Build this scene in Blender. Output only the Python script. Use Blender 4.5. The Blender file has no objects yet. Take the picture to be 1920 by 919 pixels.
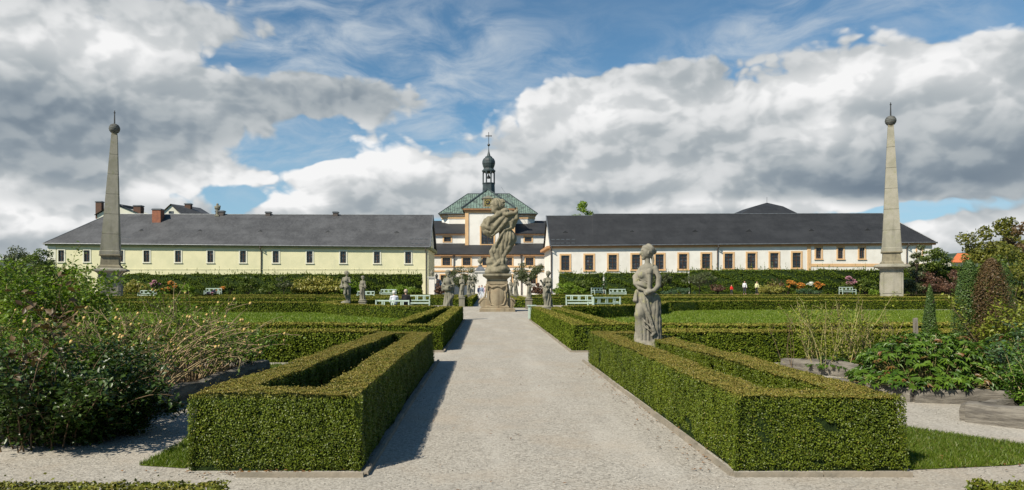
import bpy, math, random
import numpy as np
from mathutils import Vector, Matrix
R = math.radians
rng = np.random.default_rng(7)
random.seed(7)
C = bpy.context.scene.collection

# ------------------------------------------------------------------ camera
F, VX, VY, EYE = 1300.0, 911.0, 538.0, 1.6      # focal length and vanishing point measured on the 1920 px wide photo
cam_d = bpy.data.cameras.new('camera')
cam = bpy.data.objects.new('camera', cam_d); C.objects.link(cam)
cam.location = (0, 0, EYE); cam.rotation_euler = (R(90), 0, 0)
cam_d.sensor_width = 36; cam_d.lens = 36*F/1920
cam_d.shift_x = (960-VX)/1920; cam_d.shift_y = (VY-459.5)/1920
cam_d.clip_end = 9000; cam_d.clip_start = 0.05
bpy.context.scene.camera = cam
def X(px, Y): return (px-VX)*Y/F
def Z(py, Y): return EYE-(py-VY)*Y/F

# ------------------------------------------------------------------ node helper
class N:
    def __init__(s, tree): s.t = tree; s.n = tree.nodes; s.l = tree.links
    def new(s, typ, **kw):
        n = s.n.new(typ)
        for k, v in kw.items(): setattr(n, k, v)
        return n
    def put(s, sock, v):
        if isinstance(v, bpy.types.NodeSocket): s.l.new(v, sock)
        elif v is not None: sock.default_value = v
    def math(s, op, a, b=None, c=None, clamp=False):
        n = s.new('ShaderNodeMath', operation=op, use_clamp=clamp)
        s.put(n.inputs[0], a); s.put(n.inputs[1], b)
        if c is not None: s.put(n.inputs[2], c)
        return n.outputs[0]
    def vmath(s, op, a, b=None, c=None):
        n = s.new('ShaderNodeVectorMath', operation=op)
        s.put(n.inputs[0], a)
        if b is not None: s.put(n.inputs[1], b)
        if c is not None: s.put(n.inputs[2], c)
        return n.outputs['Value'] if op in ('DOT_PRODUCT', 'LENGTH', 'DISTANCE') else n.outputs[0]
    def mix(s, f, a, b, mode='MIX'):
        n = s.new('ShaderNodeMix', data_type='RGBA', blend_type=mode, clamp_factor=True)
        s.put(n.inputs[0], f); s.put(n.inputs[6], a); s.put(n.inputs[7], b)
        return n.outputs[2]
    def noise(s, vec, scale, detail=4, rough=.55, dist=0, out=0, dims='3D', lac=2.0):
        n = s.new('ShaderNodeTexNoise', noise_dimensions=dims)
        s.put(n.inputs['Vector'], vec); s.put(n.inputs['Scale'], scale); s.put(n.inputs['Detail'], detail)
        s.put(n.inputs['Roughness'], rough); s.put(n.inputs['Distortion'], dist); s.put(n.inputs['Lacunarity'], lac)
        return n.outputs[out]
    def smooth(s, v, a, b, lo=0.0, hi=1.0):
        n = s.new('ShaderNodeMapRange', interpolation_type='SMOOTHSTEP')
        s.put(n.inputs[0], v); s.put(n.inputs[1], a); s.put(n.inputs[2], b); s.put(n.inputs[3], lo); s.put(n.inputs[4], hi)
        return n.outputs[0]
    def scale(s, vec, x, y, z):
        return s.vmath('MULTIPLY', vec, (x, y, z))
def c4(c): return (c[0], c[1], c[2], 1)

# ------------------------------------------------------------------ sun, sky
SUN_AZ = (-.76, -.66)                          # horizontal direction to the sun
SUN_EL = R(44)
hl = math.hypot(*SUN_AZ)
to_sun = Vector((SUN_AZ[0]/hl*math.cos(SUN_EL), SUN_AZ[1]/hl*math.cos(SUN_EL), math.sin(SUN_EL)))
sd = bpy.data.lights.new('sun', 'SUN'); so = bpy.data.objects.new('sun', sd); C.objects.link(so)
sd.energy = 5.0; sd.angle = R(.55); sd.color = (1, .925, .79)
so.rotation_euler = to_sun.to_track_quat('Z', 'Y').to_euler(); so.location = (0, 0, 60)

world = bpy.data.worlds.new('World'); bpy.context.scene.world = world
world.use_nodes = True
def build_world():
    k = N(world.node_tree); k.n.clear()
    out = k.new('ShaderNodeOutputWorld'); bg = k.new('ShaderNodeBackground')
    sky = k.new('ShaderNodeTexSky', sky_type='NISHITA', sun_disc=False)
    sky.sun_elevation = SUN_EL; sky.sun_rotation = math.atan2(SUN_AZ[0], SUN_AZ[1])
    sky.altitude = 300; sky.air_density = 1.0; sky.dust_density = .35; sky.ozone_density = 2.0
    tc = k.new('ShaderNodeTexCoord')
    d = k.vmath('NORMALIZE', tc.outputs['Generated'])
    sx = k.new('ShaderNodeSeparateXYZ'); k.put(sx.inputs[0], d)
    az = k.math('ARCTAN2', sx.outputs[0], sx.outputs[1])
    el = k.math('ARCSINE', sx.outputs[2])
    def AE(px, py):
        v = Vector(((px-VX)/F, 1, (VY-py)/F)).normalized()
        return math.atan2(v.x, v.y), math.asin(v.z)
    cb = k.new('ShaderNodeCombineXYZ'); k.put(cb.inputs[0], az); k.put(cb.inputs[1], el)
    P0 = cb.outputs[0]
    # gentle warp so that the cloud banks get ragged outlines
    wn = k.noise(P0, 5.0, 3, .55, out=1)
    P1 = k.vmath('MULTIPLY_ADD', k.vmath('SUBTRACT', wn, (.5, .5, .5)), (.09, .05, 0), P0)
    def blob(px, py, rx, ry, w, P=P1, rot=0):
        a, e = AE(px, py)
        q = k.vmath('SUBTRACT', P, (a, e, 0))
        if rot:
            m = k.new('ShaderNodeVectorRotate', rotation_type='Z_AXIS'); k.put(m.inputs['Vector'], q); m.inputs['Angle'].default_value = -R(rot)
            q = m.outputs[0]
        q = k.vmath('MULTIPLY', q, (F/rx*.8, F/ry, 0))
        r2 = k.vmath('DOT_PRODUCT', q, q)
        g = k.math('EXPONENT', k.math('MULTIPLY', r2, -1.0))
        return k.math('MULTIPLY', g, w)
    def total(lst, base=0.0):
        acc = base
        for b in lst: acc = k.math('ADD', blob(*b[:5], rot=(b[5] if len(b) > 5 else 0)), acc)
        return acc
    cover = total(CLOUD_COVER, -.35)
    tone = total(CLOUD_TONE, 0.0)
    def dens(off, det, puff=True):
        p = k.vmath('MULTIPLY', k.vmath('ADD', P0, off), (1.0, 1.5, 1.0))
        w = k.vmath('MULTIPLY_ADD', k.vmath('SUBTRACT', k.noise(p, 9, 4, .55, out=1), (.5, .5, .5)), (.085, .085, .0), p)
        n = k.math('MULTIPLY', k.math('SUBTRACT', k.noise(p, 3.6, det, .5), .5), 2.0)
        def vor(sc_, det_):
            v = k.new('ShaderNodeTexVoronoi', voronoi_dimensions='2D', feature='F1'); k.put(v.inputs['Vector'], w)
            v.inputs['Scale'].default_value = sc_; v.inputs['Detail'].default_value = det_; v.inputs['Roughness'].default_value = .55
            return v.outputs['Distance']
        v1 = k.math('MULTIPLY', k.math('SUBTRACT', .45, vor(15, 2.0)), .74)
        return k.math('ADD', n, v1), v1
    d0, v0 = dens((0, 0, 0), 9)
    d1, v1 = dens((-.010, .016, 0), 6)
    big0 = k.noise(k.vmath('MULTIPLY', P1, (1.0, 1.7, 1.0)), 3.6, 2, .5)
    big1 = k.noise(k.vmath('MULTIPLY', k.vmath('ADD', P1, (-.02, .05, 0)), (1.0, 1.7, 1.0)), 3.6, 2, .5)
    D = k.math('ADD', k.math('SUBTRACT', cover, .06), k.math('MULTIPLY', d0, 1.0))
    mask = k.smooth(D, -.05, .30)
    thick = k.smooth(D, .1, 1.4)
    lit = k.math('MULTIPLY', k.math('SUBTRACT', d0, d1), .85)
    lit = k.math('MULTIPLY', k.math('TANH', k.math('MULTIPLY', lit, 4.5)), .165)
    b = k.math('SUBTRACT', .64, k.math('MULTIPLY', thick, .10))
    b = k.math('ADD', b, lit)
    b = k.math('ADD', b, k.math('MULTIPLY', k.math('SUBTRACT', big0, big1), 1.1))
    b = k.math('ADD', b, tone)
    ramp = k.new('ShaderNodeValToRGB'); k.put(ramp.inputs[0], b)
    el_ = ramp.color_ramp.elements
    el_[0].position = .0; el_[0].color = (.17, .22, .275, 1)
    el_[1].position = 1.0; el_[1].color = (.92, .92, .92, 1)
    for p, c in ((.25, (.28, .33, .375, 1)), (.5, (.43, .47, .495, 1)), (.75, (.65, .67, .68, 1))):
        e = el_.new(p); e.color = c
    # thin high veil
    veil = total(CLOUD_VEIL, 0.0)
    vn = k.noise(k.vmath('MULTIPLY', P1, (1, 2.6, 1)), 9, 6, .6, .5)
    vm = k.math('MULTIPLY', k.math('TANH', veil), k.smooth(vn, .30, .80, 0, .92), clamp=True)
    SKYK = .105
    skyc = k.new('ShaderNodeMix', data_type='RGBA', blend_type='MULTIPLY'); skyc.inputs[0].default_value = 1
    k.put(skyc.inputs[6], sky.outputs[0]); skyc.inputs[7].default_value = (SKYK*.70, SKYK*.97, SKYK*1.02, 1)
    hz = k.smooth(el, 0.0, .26, .75, 0.0)
    base = k.mix(hz, skyc.outputs[2], (.34, .53, .72, 1))
    base = k.mix(vm, base, (.60, .66, .71, 1))
    col = k.mix(mask, base, ramp.outputs[0])
    k.put(bg.inputs[0], col); bg.inputs[1].default_value = .72
    k.l.new(bg.outputs[0], out.inputs[0])
    world.cycles.sampling_method = 'MANUAL'; world.cycles.sample_map_resolution = 512
CLOUD_COVER = [  # px, py, rx, ry, weight, rotation
    (120, 120, 330, 150, 1.15), (-150, 250, 300, 260, 1.0), (120, 250, 220, 50, .8), (330, 325, 150, 36, .85), (40, 400, 230, 60, 1.0), (200, 445, 260, 40, .7), (380, 60, 170, 60, .4), (370, 190, 110, 55, .5),
    (555, 175, 62, 36, 1.2), (690, 195, 84, 44, 1.2), (735, 315, 90, 46, 1.4), (880, 340, 110, 60, .9), (615, 328, 40, 18, 1.1),
    (570, 388, 90, 26, 1.2), (760, 385, 180, 26, .9), (1130, 205, 190, 96, 1.35), (1420, 240, 330, 118, 1.2), (1300, 120, 160, 36, .5, 8), (1800, 250, 300, 100, 1.2), (2150, 300, 300, 200, 1.0),
    (1300, 350, 330, 60, 1.0), (1600, 140, 180, 30, .6, 6), (1790, 425, 90, 24, 1.3), (1250, 392, 300, 24, .9), (1850, 470, 150, 20, .5),
    (1080, 10, 330, 90, -1.6), (900, 150, 80, 90, -1.0), (1880, 40, 100, 60, -.6), (560, 290, 150, 26, -1.0), (470, 370, 100, 24, -1.2), (420, 340, 60, 30, -.3), (1690, 385, 120, 20, -1.5), (1640, 185, 60, 18, -.7), (490, 130, 80, 36, -.7), (620, 240, 70, 20, -.6), (180, 50, 40, 18, -.5), (800, 250, 60, 40, -.5)]
CLOUD_TONE = [
    (60, 250, 220, 55, -0.187), (320, 250, 200, 35, -0.130), (250, 100, 150, 45, .22), (30, 60, 140, 60, .0), (150, 310, 180, 26, -0.086),
    (330, 315, 110, 26, .22), (640, 200, 260, 60, -0.086), (710, 305, 80, 36, .50), (830, 320, 110, 36, .18), (540, 375, 50, 18, .42), (612, 320, 40, 14, .35), (80, 390, 70, 24, .28), (300, 350, 60, 16, .22), (20, 330, 60, 14, .2), (100, 445, 200, 16, -0.144),
    (690, 205, 90, 40, -0.144), (1080, 215, 180, 60, .28), (1230, 125, 140, 36, .06), (1500, 160, 170, 34, .30),
    (1560, 250, 50, 26, .36), (1500, 338, 330, 40, -0.173), (1180, 285, 160, 26, -0.101), (1780, 300, 170, 46, -0.130), (1800, 350, 180, 32, -0.130), (1850, 230, 130, 36, .14),
    (1130, 340, 110, 22, .20), (1400, 388, 260, 14, .34), (1790, 415, 80, 18, .42), (1700, 180, 150, 50, .08), (950, 290, 80, 50, .06), (760, 395, 180, 14, -0.058)]
CLOUD_VEIL = [(700, 110, 230, 90, 1.1), (520, 40, 300, 60, .9), (820, 190, 170, 60, 1.0), (1430, 60, 260, 40, 1.0, 20), (1640, 20, 220, 60, .7), (540, 270, 260, 60, .9), (480, 140, 120, 60, 1.1),
    (1060, 110, 70, 22, .6), (640, 350, 260, 40, .45), (1700, 390, 200, 30, .6), (900, 250, 100, 60, .9), (900, 60, 60, 30, .3), (1850, 110, 120, 30, .4)]
build_world()
sc = bpy.context.scene
sc.view_settings.view_transform = 'Standard'; sc.view_settings.look = 'None'
sc.view_settings.exposure = 0.48; sc.view_settings.gamma = 1; sc.view_settings.use_curve_mapping = False
sc.cycles.max_bounces = 6; sc.cycles.transparent_max_bounces = 6

# ------------------------------------------------------------------ materials
def mat(name, color, rough=.8, spec=.3, nscale=None, ncol=None, nfac=(.35, .65), detail=5, bump=0, bscale=None, metal=0, coords='obj', extra=None, stretch=None, bdist=.02):
    m = bpy.data.materials.new(name); m.use_nodes = True
    k = N(m.node_tree); b = k.n['Principled BSDF']
    b.inputs['Roughness'].default_value = rough; b.inputs['Specular IOR Level'].default_value = spec; b.inputs['Metallic'].default_value = metal
    tc = k.new('ShaderNodeTexCoord') if coords == 'obj' else k.new('ShaderNodeNewGeometry')
    v = tc.outputs['Object'] if coords == 'obj' else tc.outputs['Position']
    if stretch: v = k.vmath('MULTIPLY', v, stretch)
    col = c4(color)
    if nscale:
        n = k.noise(v, nscale, detail, .6)
        col = k.mix(k.smooth(n, *nfac), c4(color), c4(ncol))
    if extra: col = extra(k, v, col, b)
    k.put(b.inputs['Base Color'], col)
    if bump:
        n2 = k.noise(v, bscale or (nscale or 5)*3, 6, .65)
        bp = k.new('ShaderNodeBump'); bp.inputs['Strength'].default_value = bump; bp.inputs['Distance'].default_value = bdist
        k.put(bp.inputs['Height'], n2); k.l.new(bp.outputs[0], b.inputs['Normal'])
    return m

def leaf_mat(name, dark, light, tip=None, trans=.25, rough=.45, spec=.35, cscale=1.5):
    if dark[1] > dark[0]: dark, light = [(c[0]*1.25, c[1]*1.18, c[2]*.9) for c in (dark, light)]
    m = bpy.data.materials.new(name); m.use_nodes = True
    k = N(m.node_tree); b = k.n['Principled BSDF']; out = k.n['Material Output']
    at = k.new('ShaderNodeAttribute', attribute_name='rnd')
    g = k.new('ShaderNodeNewGeometry')
    cl = k.noise(g.outputs['Position'], cscale, 3, .6)
    f = k.math('ADD', k.math('MULTIPLY', at.outputs['Fac'], .7), k.math('MULTIPLY', k.math('SUBTRACT', cl, .35), .9), clamp=True)
    col = k.mix(f, c4(dark), c4(light))
    if tip:
        t = k.new('ShaderNodeAttribute', attribute_name='tip')
        cl2 = k.noise(g.outputs['Position'], 4.5, 4, .65)
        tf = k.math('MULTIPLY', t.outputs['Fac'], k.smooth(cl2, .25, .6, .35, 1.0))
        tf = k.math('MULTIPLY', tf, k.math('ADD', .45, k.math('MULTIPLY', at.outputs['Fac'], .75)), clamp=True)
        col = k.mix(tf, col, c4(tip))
    k.put(b.inputs['Base Color'], col); b.inputs['Roughness'].default_value = rough; b.inputs['Specular IOR Level'].default_value = spec
    tr = k.new('ShaderNodeBsdfTranslucent')
    k.put(tr.inputs[0], k.mix(1.0, col, (1.0, 1.15, .5, 1), 'MULTIPLY'))
    mx = k.new('ShaderNodeMixShader'); mx.inputs[0].default_value = trans
    k.l.new(b.outputs[0], mx.inputs[1]); k.l.new(tr.outputs[0], mx.inputs[2]); k.l.new(mx.outputs[0], out.inputs[0])
    return m

def wall_extra(dirt):
    def f(k, v, col, b):
        s = k.noise(k.vmath('MULTIPLY', v, (1.2, 1.2, .12)), 1.0, 5, .6)
        return k.mix(k.smooth(s, .5, .8, 0, .35), col, c4(dirt))
    return f
def slate_extra(c1, c2, mort):
    def f(k, v, col, b):
        sp = k.new('ShaderNodeSeparateXYZ'); k.put(sp.inputs[0], v)
        u = k.math('ADD', sp.outputs[0], sp.outputs[2]); w = k.math('SUBTRACT', sp.outputs[0], sp.outputs[2])
        cbn = k.new('ShaderNodeCombineXYZ'); k.put(cbn.inputs[0], u); k.put(cbn.inputs[1], w); k.put(cbn.inputs[2], k.math('MULTIPLY', sp.outputs[1], .3))
        br = k.new('ShaderNodeTexBrick'); k.put(br.inputs['Vector'], cbn.outputs[0])
        br.inputs['Scale'].default_value = 1.6; br.inputs['Color1'].default_value = c4(c1); br.inputs['Color2'].default_value = c4(c2); br.inputs['Mortar'].default_value = c4(mort)
        br.inputs['Mortar Size'].default_value = .03; br.inputs['Brick Width'].default_value = .5; br.inputs['Row Height'].default_value = .5
        n = k.noise(v, .35, 6, .7)
        n2 = k.noise(k.vmath('MULTIPLY', v, (.15, .15, 1.6)), 1.0, 4, .6)
        x = k.mix(k.smooth(n, .35, .7, 0, .6), br.outputs[0], c4([q*1.5 for q in c2]))
        return k.mix(k.smooth(n2, .45, .7, 0, .35), x, c4([q*.7 for q in c1]))
    return f
def stone_extra(lichen, dark, s=1.0, streak=(3, 3, .35)):
    def f(k, v, col, b):
        n = k.noise(v, 6*s, 6, .7)
        x = k.mix(k.smooth(n, .52, .72, 0, .75), col, c4(lichen))
        st = k.noise(k.vmath('MULTIPLY', v, streak), 1.6*s, 5, .65)
        return k.mix(k.smooth(st, .48, .72, 0, .75), x, c4(dark))
    return f
M = {}
M['plaster_yellow'] = mat('plaster_yellow', (.665, .625, .405), .9, .1, .5, (0.593, 0.569, 0.367), bump=.15, bscale=9, extra=wall_extra((.52, .50, .35)))
M['plaster_cream'] = mat('plaster_cream', (0.631, 0.623, 0.508), .9, .1, .5, (0.590, 0.574, 0.476), bump=.15, bscale=9)
M['plaster_white'] = mat('plaster_white', (.73, .70, .64), .9, .1, .5, (0.656, 0.624, 0.562), bump=.15, bscale=9, extra=wall_extra((.56, .54, .48)))
M['plaster_orange'] = mat('plaster_orange', (.64, .42, .22), .9, .1, 1.2, (.57, .37, .20), bump=.1)
M['cornice_olive'] = mat('cornice_olive', (.24, .25, .13), .9, .1, 1, (.3, .3, .17))
M['cornice_brown'] = mat('cornice_brown', (0.480, 0.264, 0.132), .9, .1, 1, (0.408, 0.228, 0.120))
M['slate_grey'] = mat('slate_grey', (.1, .1, .1), .62, .35, extra=slate_extra((.044, .045, .048), (.068, .069, .072), (.026, .027, .029)), bump=.2, bscale=6)
M['slate_dark'] = mat('slate_dark', (.1, .1, .1), .65, .3, extra=slate_extra((.020, .021, .023), (.027, .028, .030), (.013, .014, .016)), bump=.2, bscale=6)
M['gutter'] = mat('gutter', (.15, .16, .17), .5, .5, 2, (.10, .11, .12), metal=.3)
M['pipe'] = mat('pipe', (.06, .05, .045), .5, .4, 2, (.09, .07, .06))
M['brick_red'] = mat('brick_red', (.13, .075, .055), .9, .1, 3, (.10, .065, .05))
M['brick_orange'] = mat('brick_orange', (.30, .125, .075), .9, .1, 3, (.22, .10, .07))
def copper_extra(k, v, col, b):
    n = k.noise(k.vmath('MULTIPLY', v, (1.5, 1.5, .35)), 1.0, 6, .7)
    x = k.mix(k.smooth(n, .42, .62), (.15, .215, .178, 1), (.065, .085, .075, 1))
    n2 = k.noise(k.vmath('MULTIPLY', v, (4, 4, .8)), 1.0, 4, .7)
    return k.mix(k.smooth(n2, .58, .72, 0, .8), x, (.02, .035, .03, 1))
M['copper'] = mat('copper', (.1, .25, .2), .6, .4, extra=copper_extra)
M['copper_dark'] = mat('copper_dark', (.05, .07, .07), .5, .4, 1.5, (.028, .034, .038))
M['iron'] = mat('iron', (.03, .03, .03), .5, .5)
M['gold'] = mat('gold', (.75, .52, .14), .35, .5, metal=.8)
M['clock_face'] = mat('clock_face', (.03, .025, .02), .4, .5)
M['wood_brown'] = mat('wood_brown', (.055, .03, .018), .5, .4, 8, (.08, .045, .028))
M['glass'] = mat('glass', (.018, .018, .02), .06, .7, 1.6, (.13, .135, .14), nfac=(.5, .72), coords='pos')  # pale blotches in the base colour stand in for bright reflections in the panes
M['stone_grey'] = mat('stone_grey', (0.217, 0.201, 0.155), .95, .15, 3, (0.175, 0.163, 0.125), bump=.5, bscale=28, extra=stone_extra((.27, .26, .16), (.07, .07, .055)), bdist=.01)
M['stone_lichen'] = mat('stone_lichen', (0.245, 0.224, 0.178), .95, .15, 3, (0.189, 0.177, 0.139), bump=.6, bscale=30, extra=stone_extra((.29, .28, .11), (.085, .08, .065)), bdist=.012)
M['stone_old'] = mat('stone_old', (0.231, 0.204, 0.142), .95, .15, 1.5, (0.175, 0.153, 0.106), bump=.6, bscale=9, extra=stone_extra((.25, .23, .14), (.065, .06, .045), .6), bdist=.03)
M['stone_ochre'] = mat('stone_ochre', (0.296, 0.244, 0.163), .95, .15, 1.3, (0.229, 0.185, 0.122), bump=.5, bscale=9, extra=stone_extra((.28, .19, .11), (.10, .08, .055), .5), bdist=.02)
M['stone_obelisk'] = mat('stone_obelisk', (0.298, 0.277, 0.225), .95, .15, .8, (0.233, 0.221, 0.170), bump=.4, bscale=5, extra=stone_extra((.22, .22, .13), (.10, .095, .08), .3, (2, 2, .2)), bdist=.03)
M['mint'] = mat('mint', (.42, .50, .43), .45, .4, 3, (.36, .45, .38))
M['wood_log'] = mat('wood_log', (0.203, 0.184, 0.154), .95, .15, 3, (0.098, 0.088, 0.075), stretch=(1, 1, 6), bump=.8, bscale=10, bdist=.02)
M['wood_post'] = mat('wood_post', (.26, .23, .19), .95, .15, 6, (.16, .14, .11), stretch=(4, 4, .6), bump=.5)
M['soil'] = mat('soil', (.05, .036, .025), 1, .05, 6, (.09, .07, .05), bump=1, bscale=14, bdist=.03, coords='pos')
M['hedge_core'] = mat('hedge_core', (.010, .018, .006), 1, .05, 30, (.022, .036, .010), coords='pos', bump=1, bscale=40, bdist=.03)  # near-black green, shade deep between the leaves put into the colour
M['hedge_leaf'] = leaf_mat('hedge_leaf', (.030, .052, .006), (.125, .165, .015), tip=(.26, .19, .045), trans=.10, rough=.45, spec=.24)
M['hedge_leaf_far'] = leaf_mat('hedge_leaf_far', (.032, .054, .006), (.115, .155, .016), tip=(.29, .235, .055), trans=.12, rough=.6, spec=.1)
M['tall_leaf'] = leaf_mat('tall_leaf', (.032, .060, .008), (.115, .165, .02), tip=(.22, .24, .06), trans=.25, rough=.6, spec=.12)
M['kerb'] = mat('kerb', (0.270, 0.232, 0.180), .95, .1, 4, (0.195, 0.173, 0.135), bump=.5, coords='pos')
M['ball'] = mat('ball', (.13, .135, .125), .9, .15, 3, (.08, .085, .08))
M['skin'] = mat('skin', (.52, .32, .24), .5, .3)
# ------------------------------------------------------------------ object helpers
def tag(o, label=None, cat=None, group=None, kind=None):
    for kx, vx in (('label', label), ('category', cat), ('group', group), ('kind', kind)):
        if vx: o[kx] = vx
    return o
def thing(name, label, cat, loc=(0, 0, 0), rz=0, group=None):
    o = bpy.data.objects.new(name, None); C.objects.link(o); o.empty_display_size = .2
    o.location = loc; o.rotation_euler = (0, 0, rz)
    return tag(o, label, cat, group)
def link(name, me, mats=None, parent=None, loc=None):
    o = bpy.data.objects.new(name, me); C.objects.link(o)
    if mats is not None:
        for m in (mats if isinstance(mats, (list, tuple)) else [mats]): me.materials.append(M[m] if isinstance(m, str) else m)
    if parent: o.parent = parent
    if loc: o.location = loc
    return o
def copy_tree(o, parent=None):
    c = o.copy(); C.objects.link(c)
    if parent: c.parent = parent
    for ch in o.children: copy_tree(ch, c)
    return c
class MB:
    def __init__(s): s.v = []; s.f = []; s.mi = []; s.m = 0
    def add(s, vs, fs):
        b = len(s.v); s.v += [tuple(x) for x in vs]
        for f in fs: s.f.append(tuple(b+i for i in f)); s.mi.append(s.m)
        return s
    def quad(s, a, b, c, d): return s.add([a, b, c, d], [(0, 1, 2, 3)])
    def box(s, x0, x1, y0, y1, z0, z1, taper=0, rot=0, ctr=None):
        vs = [(x0, y0, z0), (x1, y0, z0), (x1, y1, z0), (x0, y1, z0), (x0+taper, y0+taper, z1), (x1-taper, y0+taper, z1), (x1-taper, y1-taper, z1), (x0+taper, y1-taper, z1)]
        if rot:
            cx, cy = ctr or ((x0+x1)/2, (y0+y1)/2); c, n = math.cos(rot), math.sin(rot)
            vs = [(cx+(x-cx)*c-(y-cy)*n, cy+(x-cx)*n+(y-cy)*c, z) for x, y, z in vs]
        return s.add(vs, [(0, 3, 2, 1), (4, 5, 6, 7), (0, 1, 5, 4), (1, 2, 6, 5), (2, 3, 7, 6), (3, 0, 4, 7)])
    def tube(s, pts, rad, n=8, cap=True):
        pts = [Vector(p) for p in pts]; rings = []
        if not hasattr(rad, '__len__'): rad = [rad]*len(pts)
        up = Vector((0, 0, 1))
        for i, p in enumerate(pts):
            t = (pts[min(i+1, len(pts)-1)]-pts[max(i-1, 0)]).normalized()
            a = t.cross(up)
            if a.length < .05: a = t.cross(Vector((1, 0, 0)))
            a.normalize(); b2 = t.cross(a)
            rings.append([p+(a*math.cos(2*math.pi*j/n)+b2*math.sin(2*math.pi*j/n))*rad[i] for j in range(n)])
        vs = [v for r_ in rings for v in r_]; fs = []
        for i in range(len(pts)-1):
            for j in range(n): fs.append((i*n+j, i*n+(j+1) % n, (i+1)*n+(j+1) % n, (i+1)*n+j))
        if cap: fs.append(tuple(range(n-1, -1, -1))); fs.append(tuple((len(pts)-1)*n+j for j in range(n)))
        return s.add(vs, fs)
    def lathe(s, prof, cx=0, cy=0, n=24, rot=0, sx=1, sy=1):
        vs = []; fs = []
        for r_, z in prof:
            for j in range(n):
                a = 2*math.pi*j/n+rot; vs.append((cx+r_*math.cos(a)*sx, cy+r_*math.sin(a)*sy, z))
        for i in range(len(prof)-1):
            for j in range(n): fs.append((i*n+j, i*n+(j+1) % n, (i+1)*n+(j+1) % n, (i+1)*n+j))
        fs.append(tuple(range(n-1, -1, -1))); fs.append(tuple((len(prof)-1)*n+j for j in range(n)))
        return s.add(vs, fs)
    def prism(s, poly, y0, y1):       # poly in xz extruded along y
        n = len(poly)
        vs = [(x, y0, z) for x, z in poly]+[(x, y1, z) for x, z in poly]
        fs = [tuple(range(n)), tuple(range(2*n-1, n-1, -1))]+[(i, i+n, (i+1) % n+n, (i+1) % n) for i in range(n)]
        return s.add(vs, fs)
    def slab(s, poly, z0, z1):
        n = len(poly)
        vs = [(x, y, z0) for x, y in poly]+[(x, y, z1) for x, y in poly]
        fs = [tuple(range(n-1, -1, -1)), tuple(range(n, 2*n))]+[(i, (i+1) % n, (i+1) % n+n, i+n) for i in range(n)]
        return s.add(vs, fs)
    def build(s, name, mats, parent=None, smooth=False, loc=None, bevel=0, fix=True):
        me = bpy.data.meshes.new(name); me.from_pydata(s.v, [], s.f)
        if fix:
            import bmesh
            bm = bmesh.new(); bm.from_mesh(me); bmesh.ops.recalc_face_normals(bm, faces=bm.faces)
            if bevel: bmesh.ops.bevel(bm, geom=bm.edges, offset=bevel, segments=2, affect='EDGES', clamp_overlap=True, profile=.6)
            bm.to_mesh(me); bm.free()
        o = link(name, me, mats, parent, loc)
        if not bevel and max(s.mi+[0]) > 0: me.polygons.foreach_set('material_index', s.mi)
        if smooth:
            me.polygons.foreach_set('use_smooth', [True]*len(me.polygons))
        return o

# quads of leaves as one numpy mesh
def leaf_mesh(name, P, Nn, size, mats, parent=None, tip=None, aspect=.6, spread=.8, fold=True, up=.35, extra=None, smooth=False):
    n = len(P)
    if n == 0: return None
    P = np.asarray(P, float); Nn = np.asarray(Nn, float)
    d = Nn+rng.normal(0, spread, (n, 3)); d[:, 2] += up
    d /= np.linalg.norm(d, axis=1)[:, None]+1e-9          # leaf normal
    t = np.cross(d, rng.normal(0, 1, (n, 3))); t /= np.linalg.norm(t, axis=1)[:, None]+1e-9
    b = np.cross(d, t)
    s = (np.asarray(size)*rng.uniform(.7, 1.3, n))[:, None] if np.ndim(size) == 0 else (np.asarray(size)*rng.uniform(.75, 1.25, n))[:, None]
    w = s*aspect
    if fold:
        V = np.stack([P-t*s*.5, P+b*w*.5+d*s*.06, P+t*s*.5-d*s*.05, P-b*w*.5+d*s*.06, P-d*s*.06], 1).reshape(-1, 3); m = 5
        q = np.array([[0, 1, 2, 4], [0, 4, 2, 3]])
    else:
        V = np.stack([P-t*s*.5, P+b*w*.5, P+t*s*.5, P-b*w*.5], 1).reshape(-1, 3); m = 4
        q = np.array([[0, 1, 2, 3]])
    Fq = (np.arange(n)[:, None, None]*m+q[None]).reshape(-1, 4)
    ex_v = ex_f = None
    nv = len(V)
    me = bpy.data.meshes.new(name)
    r = np.repeat(rng.uniform(0, 1, n), m)
    tp = np.repeat(tip if tip is not None else np.zeros(n), m)
    if extra is not None:
        ev, ef = extra; V = np.concatenate([V, ev]); Fall = [Fq, ef+nv]
        r = np.concatenate([r, np.full(len(ev), .2)]); tp = np.concatenate([tp, np.zeros(len(ev))])
        mi = np.concatenate([np.zeros(len(Fq), int), np.ones(len(ef), int)]); Fq = np.concatenate(Fall)
    else: mi = None
    me.vertices.add(len(V)); me.vertices.foreach_set('co', V.astype(np.float32).ravel())
    me.loops.add(len(Fq)*4); me.loops.foreach_set('vertex_index', Fq.astype(np.int32).ravel())
    me.polygons.add(len(Fq)); me.polygons.foreach_set('loop_start', np.arange(0, len(Fq)*4, 4, dtype=np.int32))
    me.update(calc_edges=True)
    a = me.attributes.new('rnd', 'FLOAT', 'POINT'); a.data.foreach_set('value', r.astype(np.float32))
    a = me.attributes.new('tip', 'FLOAT', 'POINT'); a.data.foreach_set('value', tp.astype(np.float32))
    o = link(name, me, mats, parent)
    if mi is not None: me.polygons.foreach_set('material_index', mi.astype(np.int32))
    return o

_ph = np.random.default_rng(3).uniform(0, 6.28, (12, 4)); _fr = np.random.default_rng(4).normal(0, 1, (12, 3))
def wob(P, f=1.0, seed=0):
    P = np.asarray(P, float)*f; o = np.zeros(len(P))
    for i in range(6):
        j = (i+seed) % 12
        o += np.sin(P@_fr[j]*(1+.45*i)+_ph[j, 0])/(1+.35*i)
    return o/2.6

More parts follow.
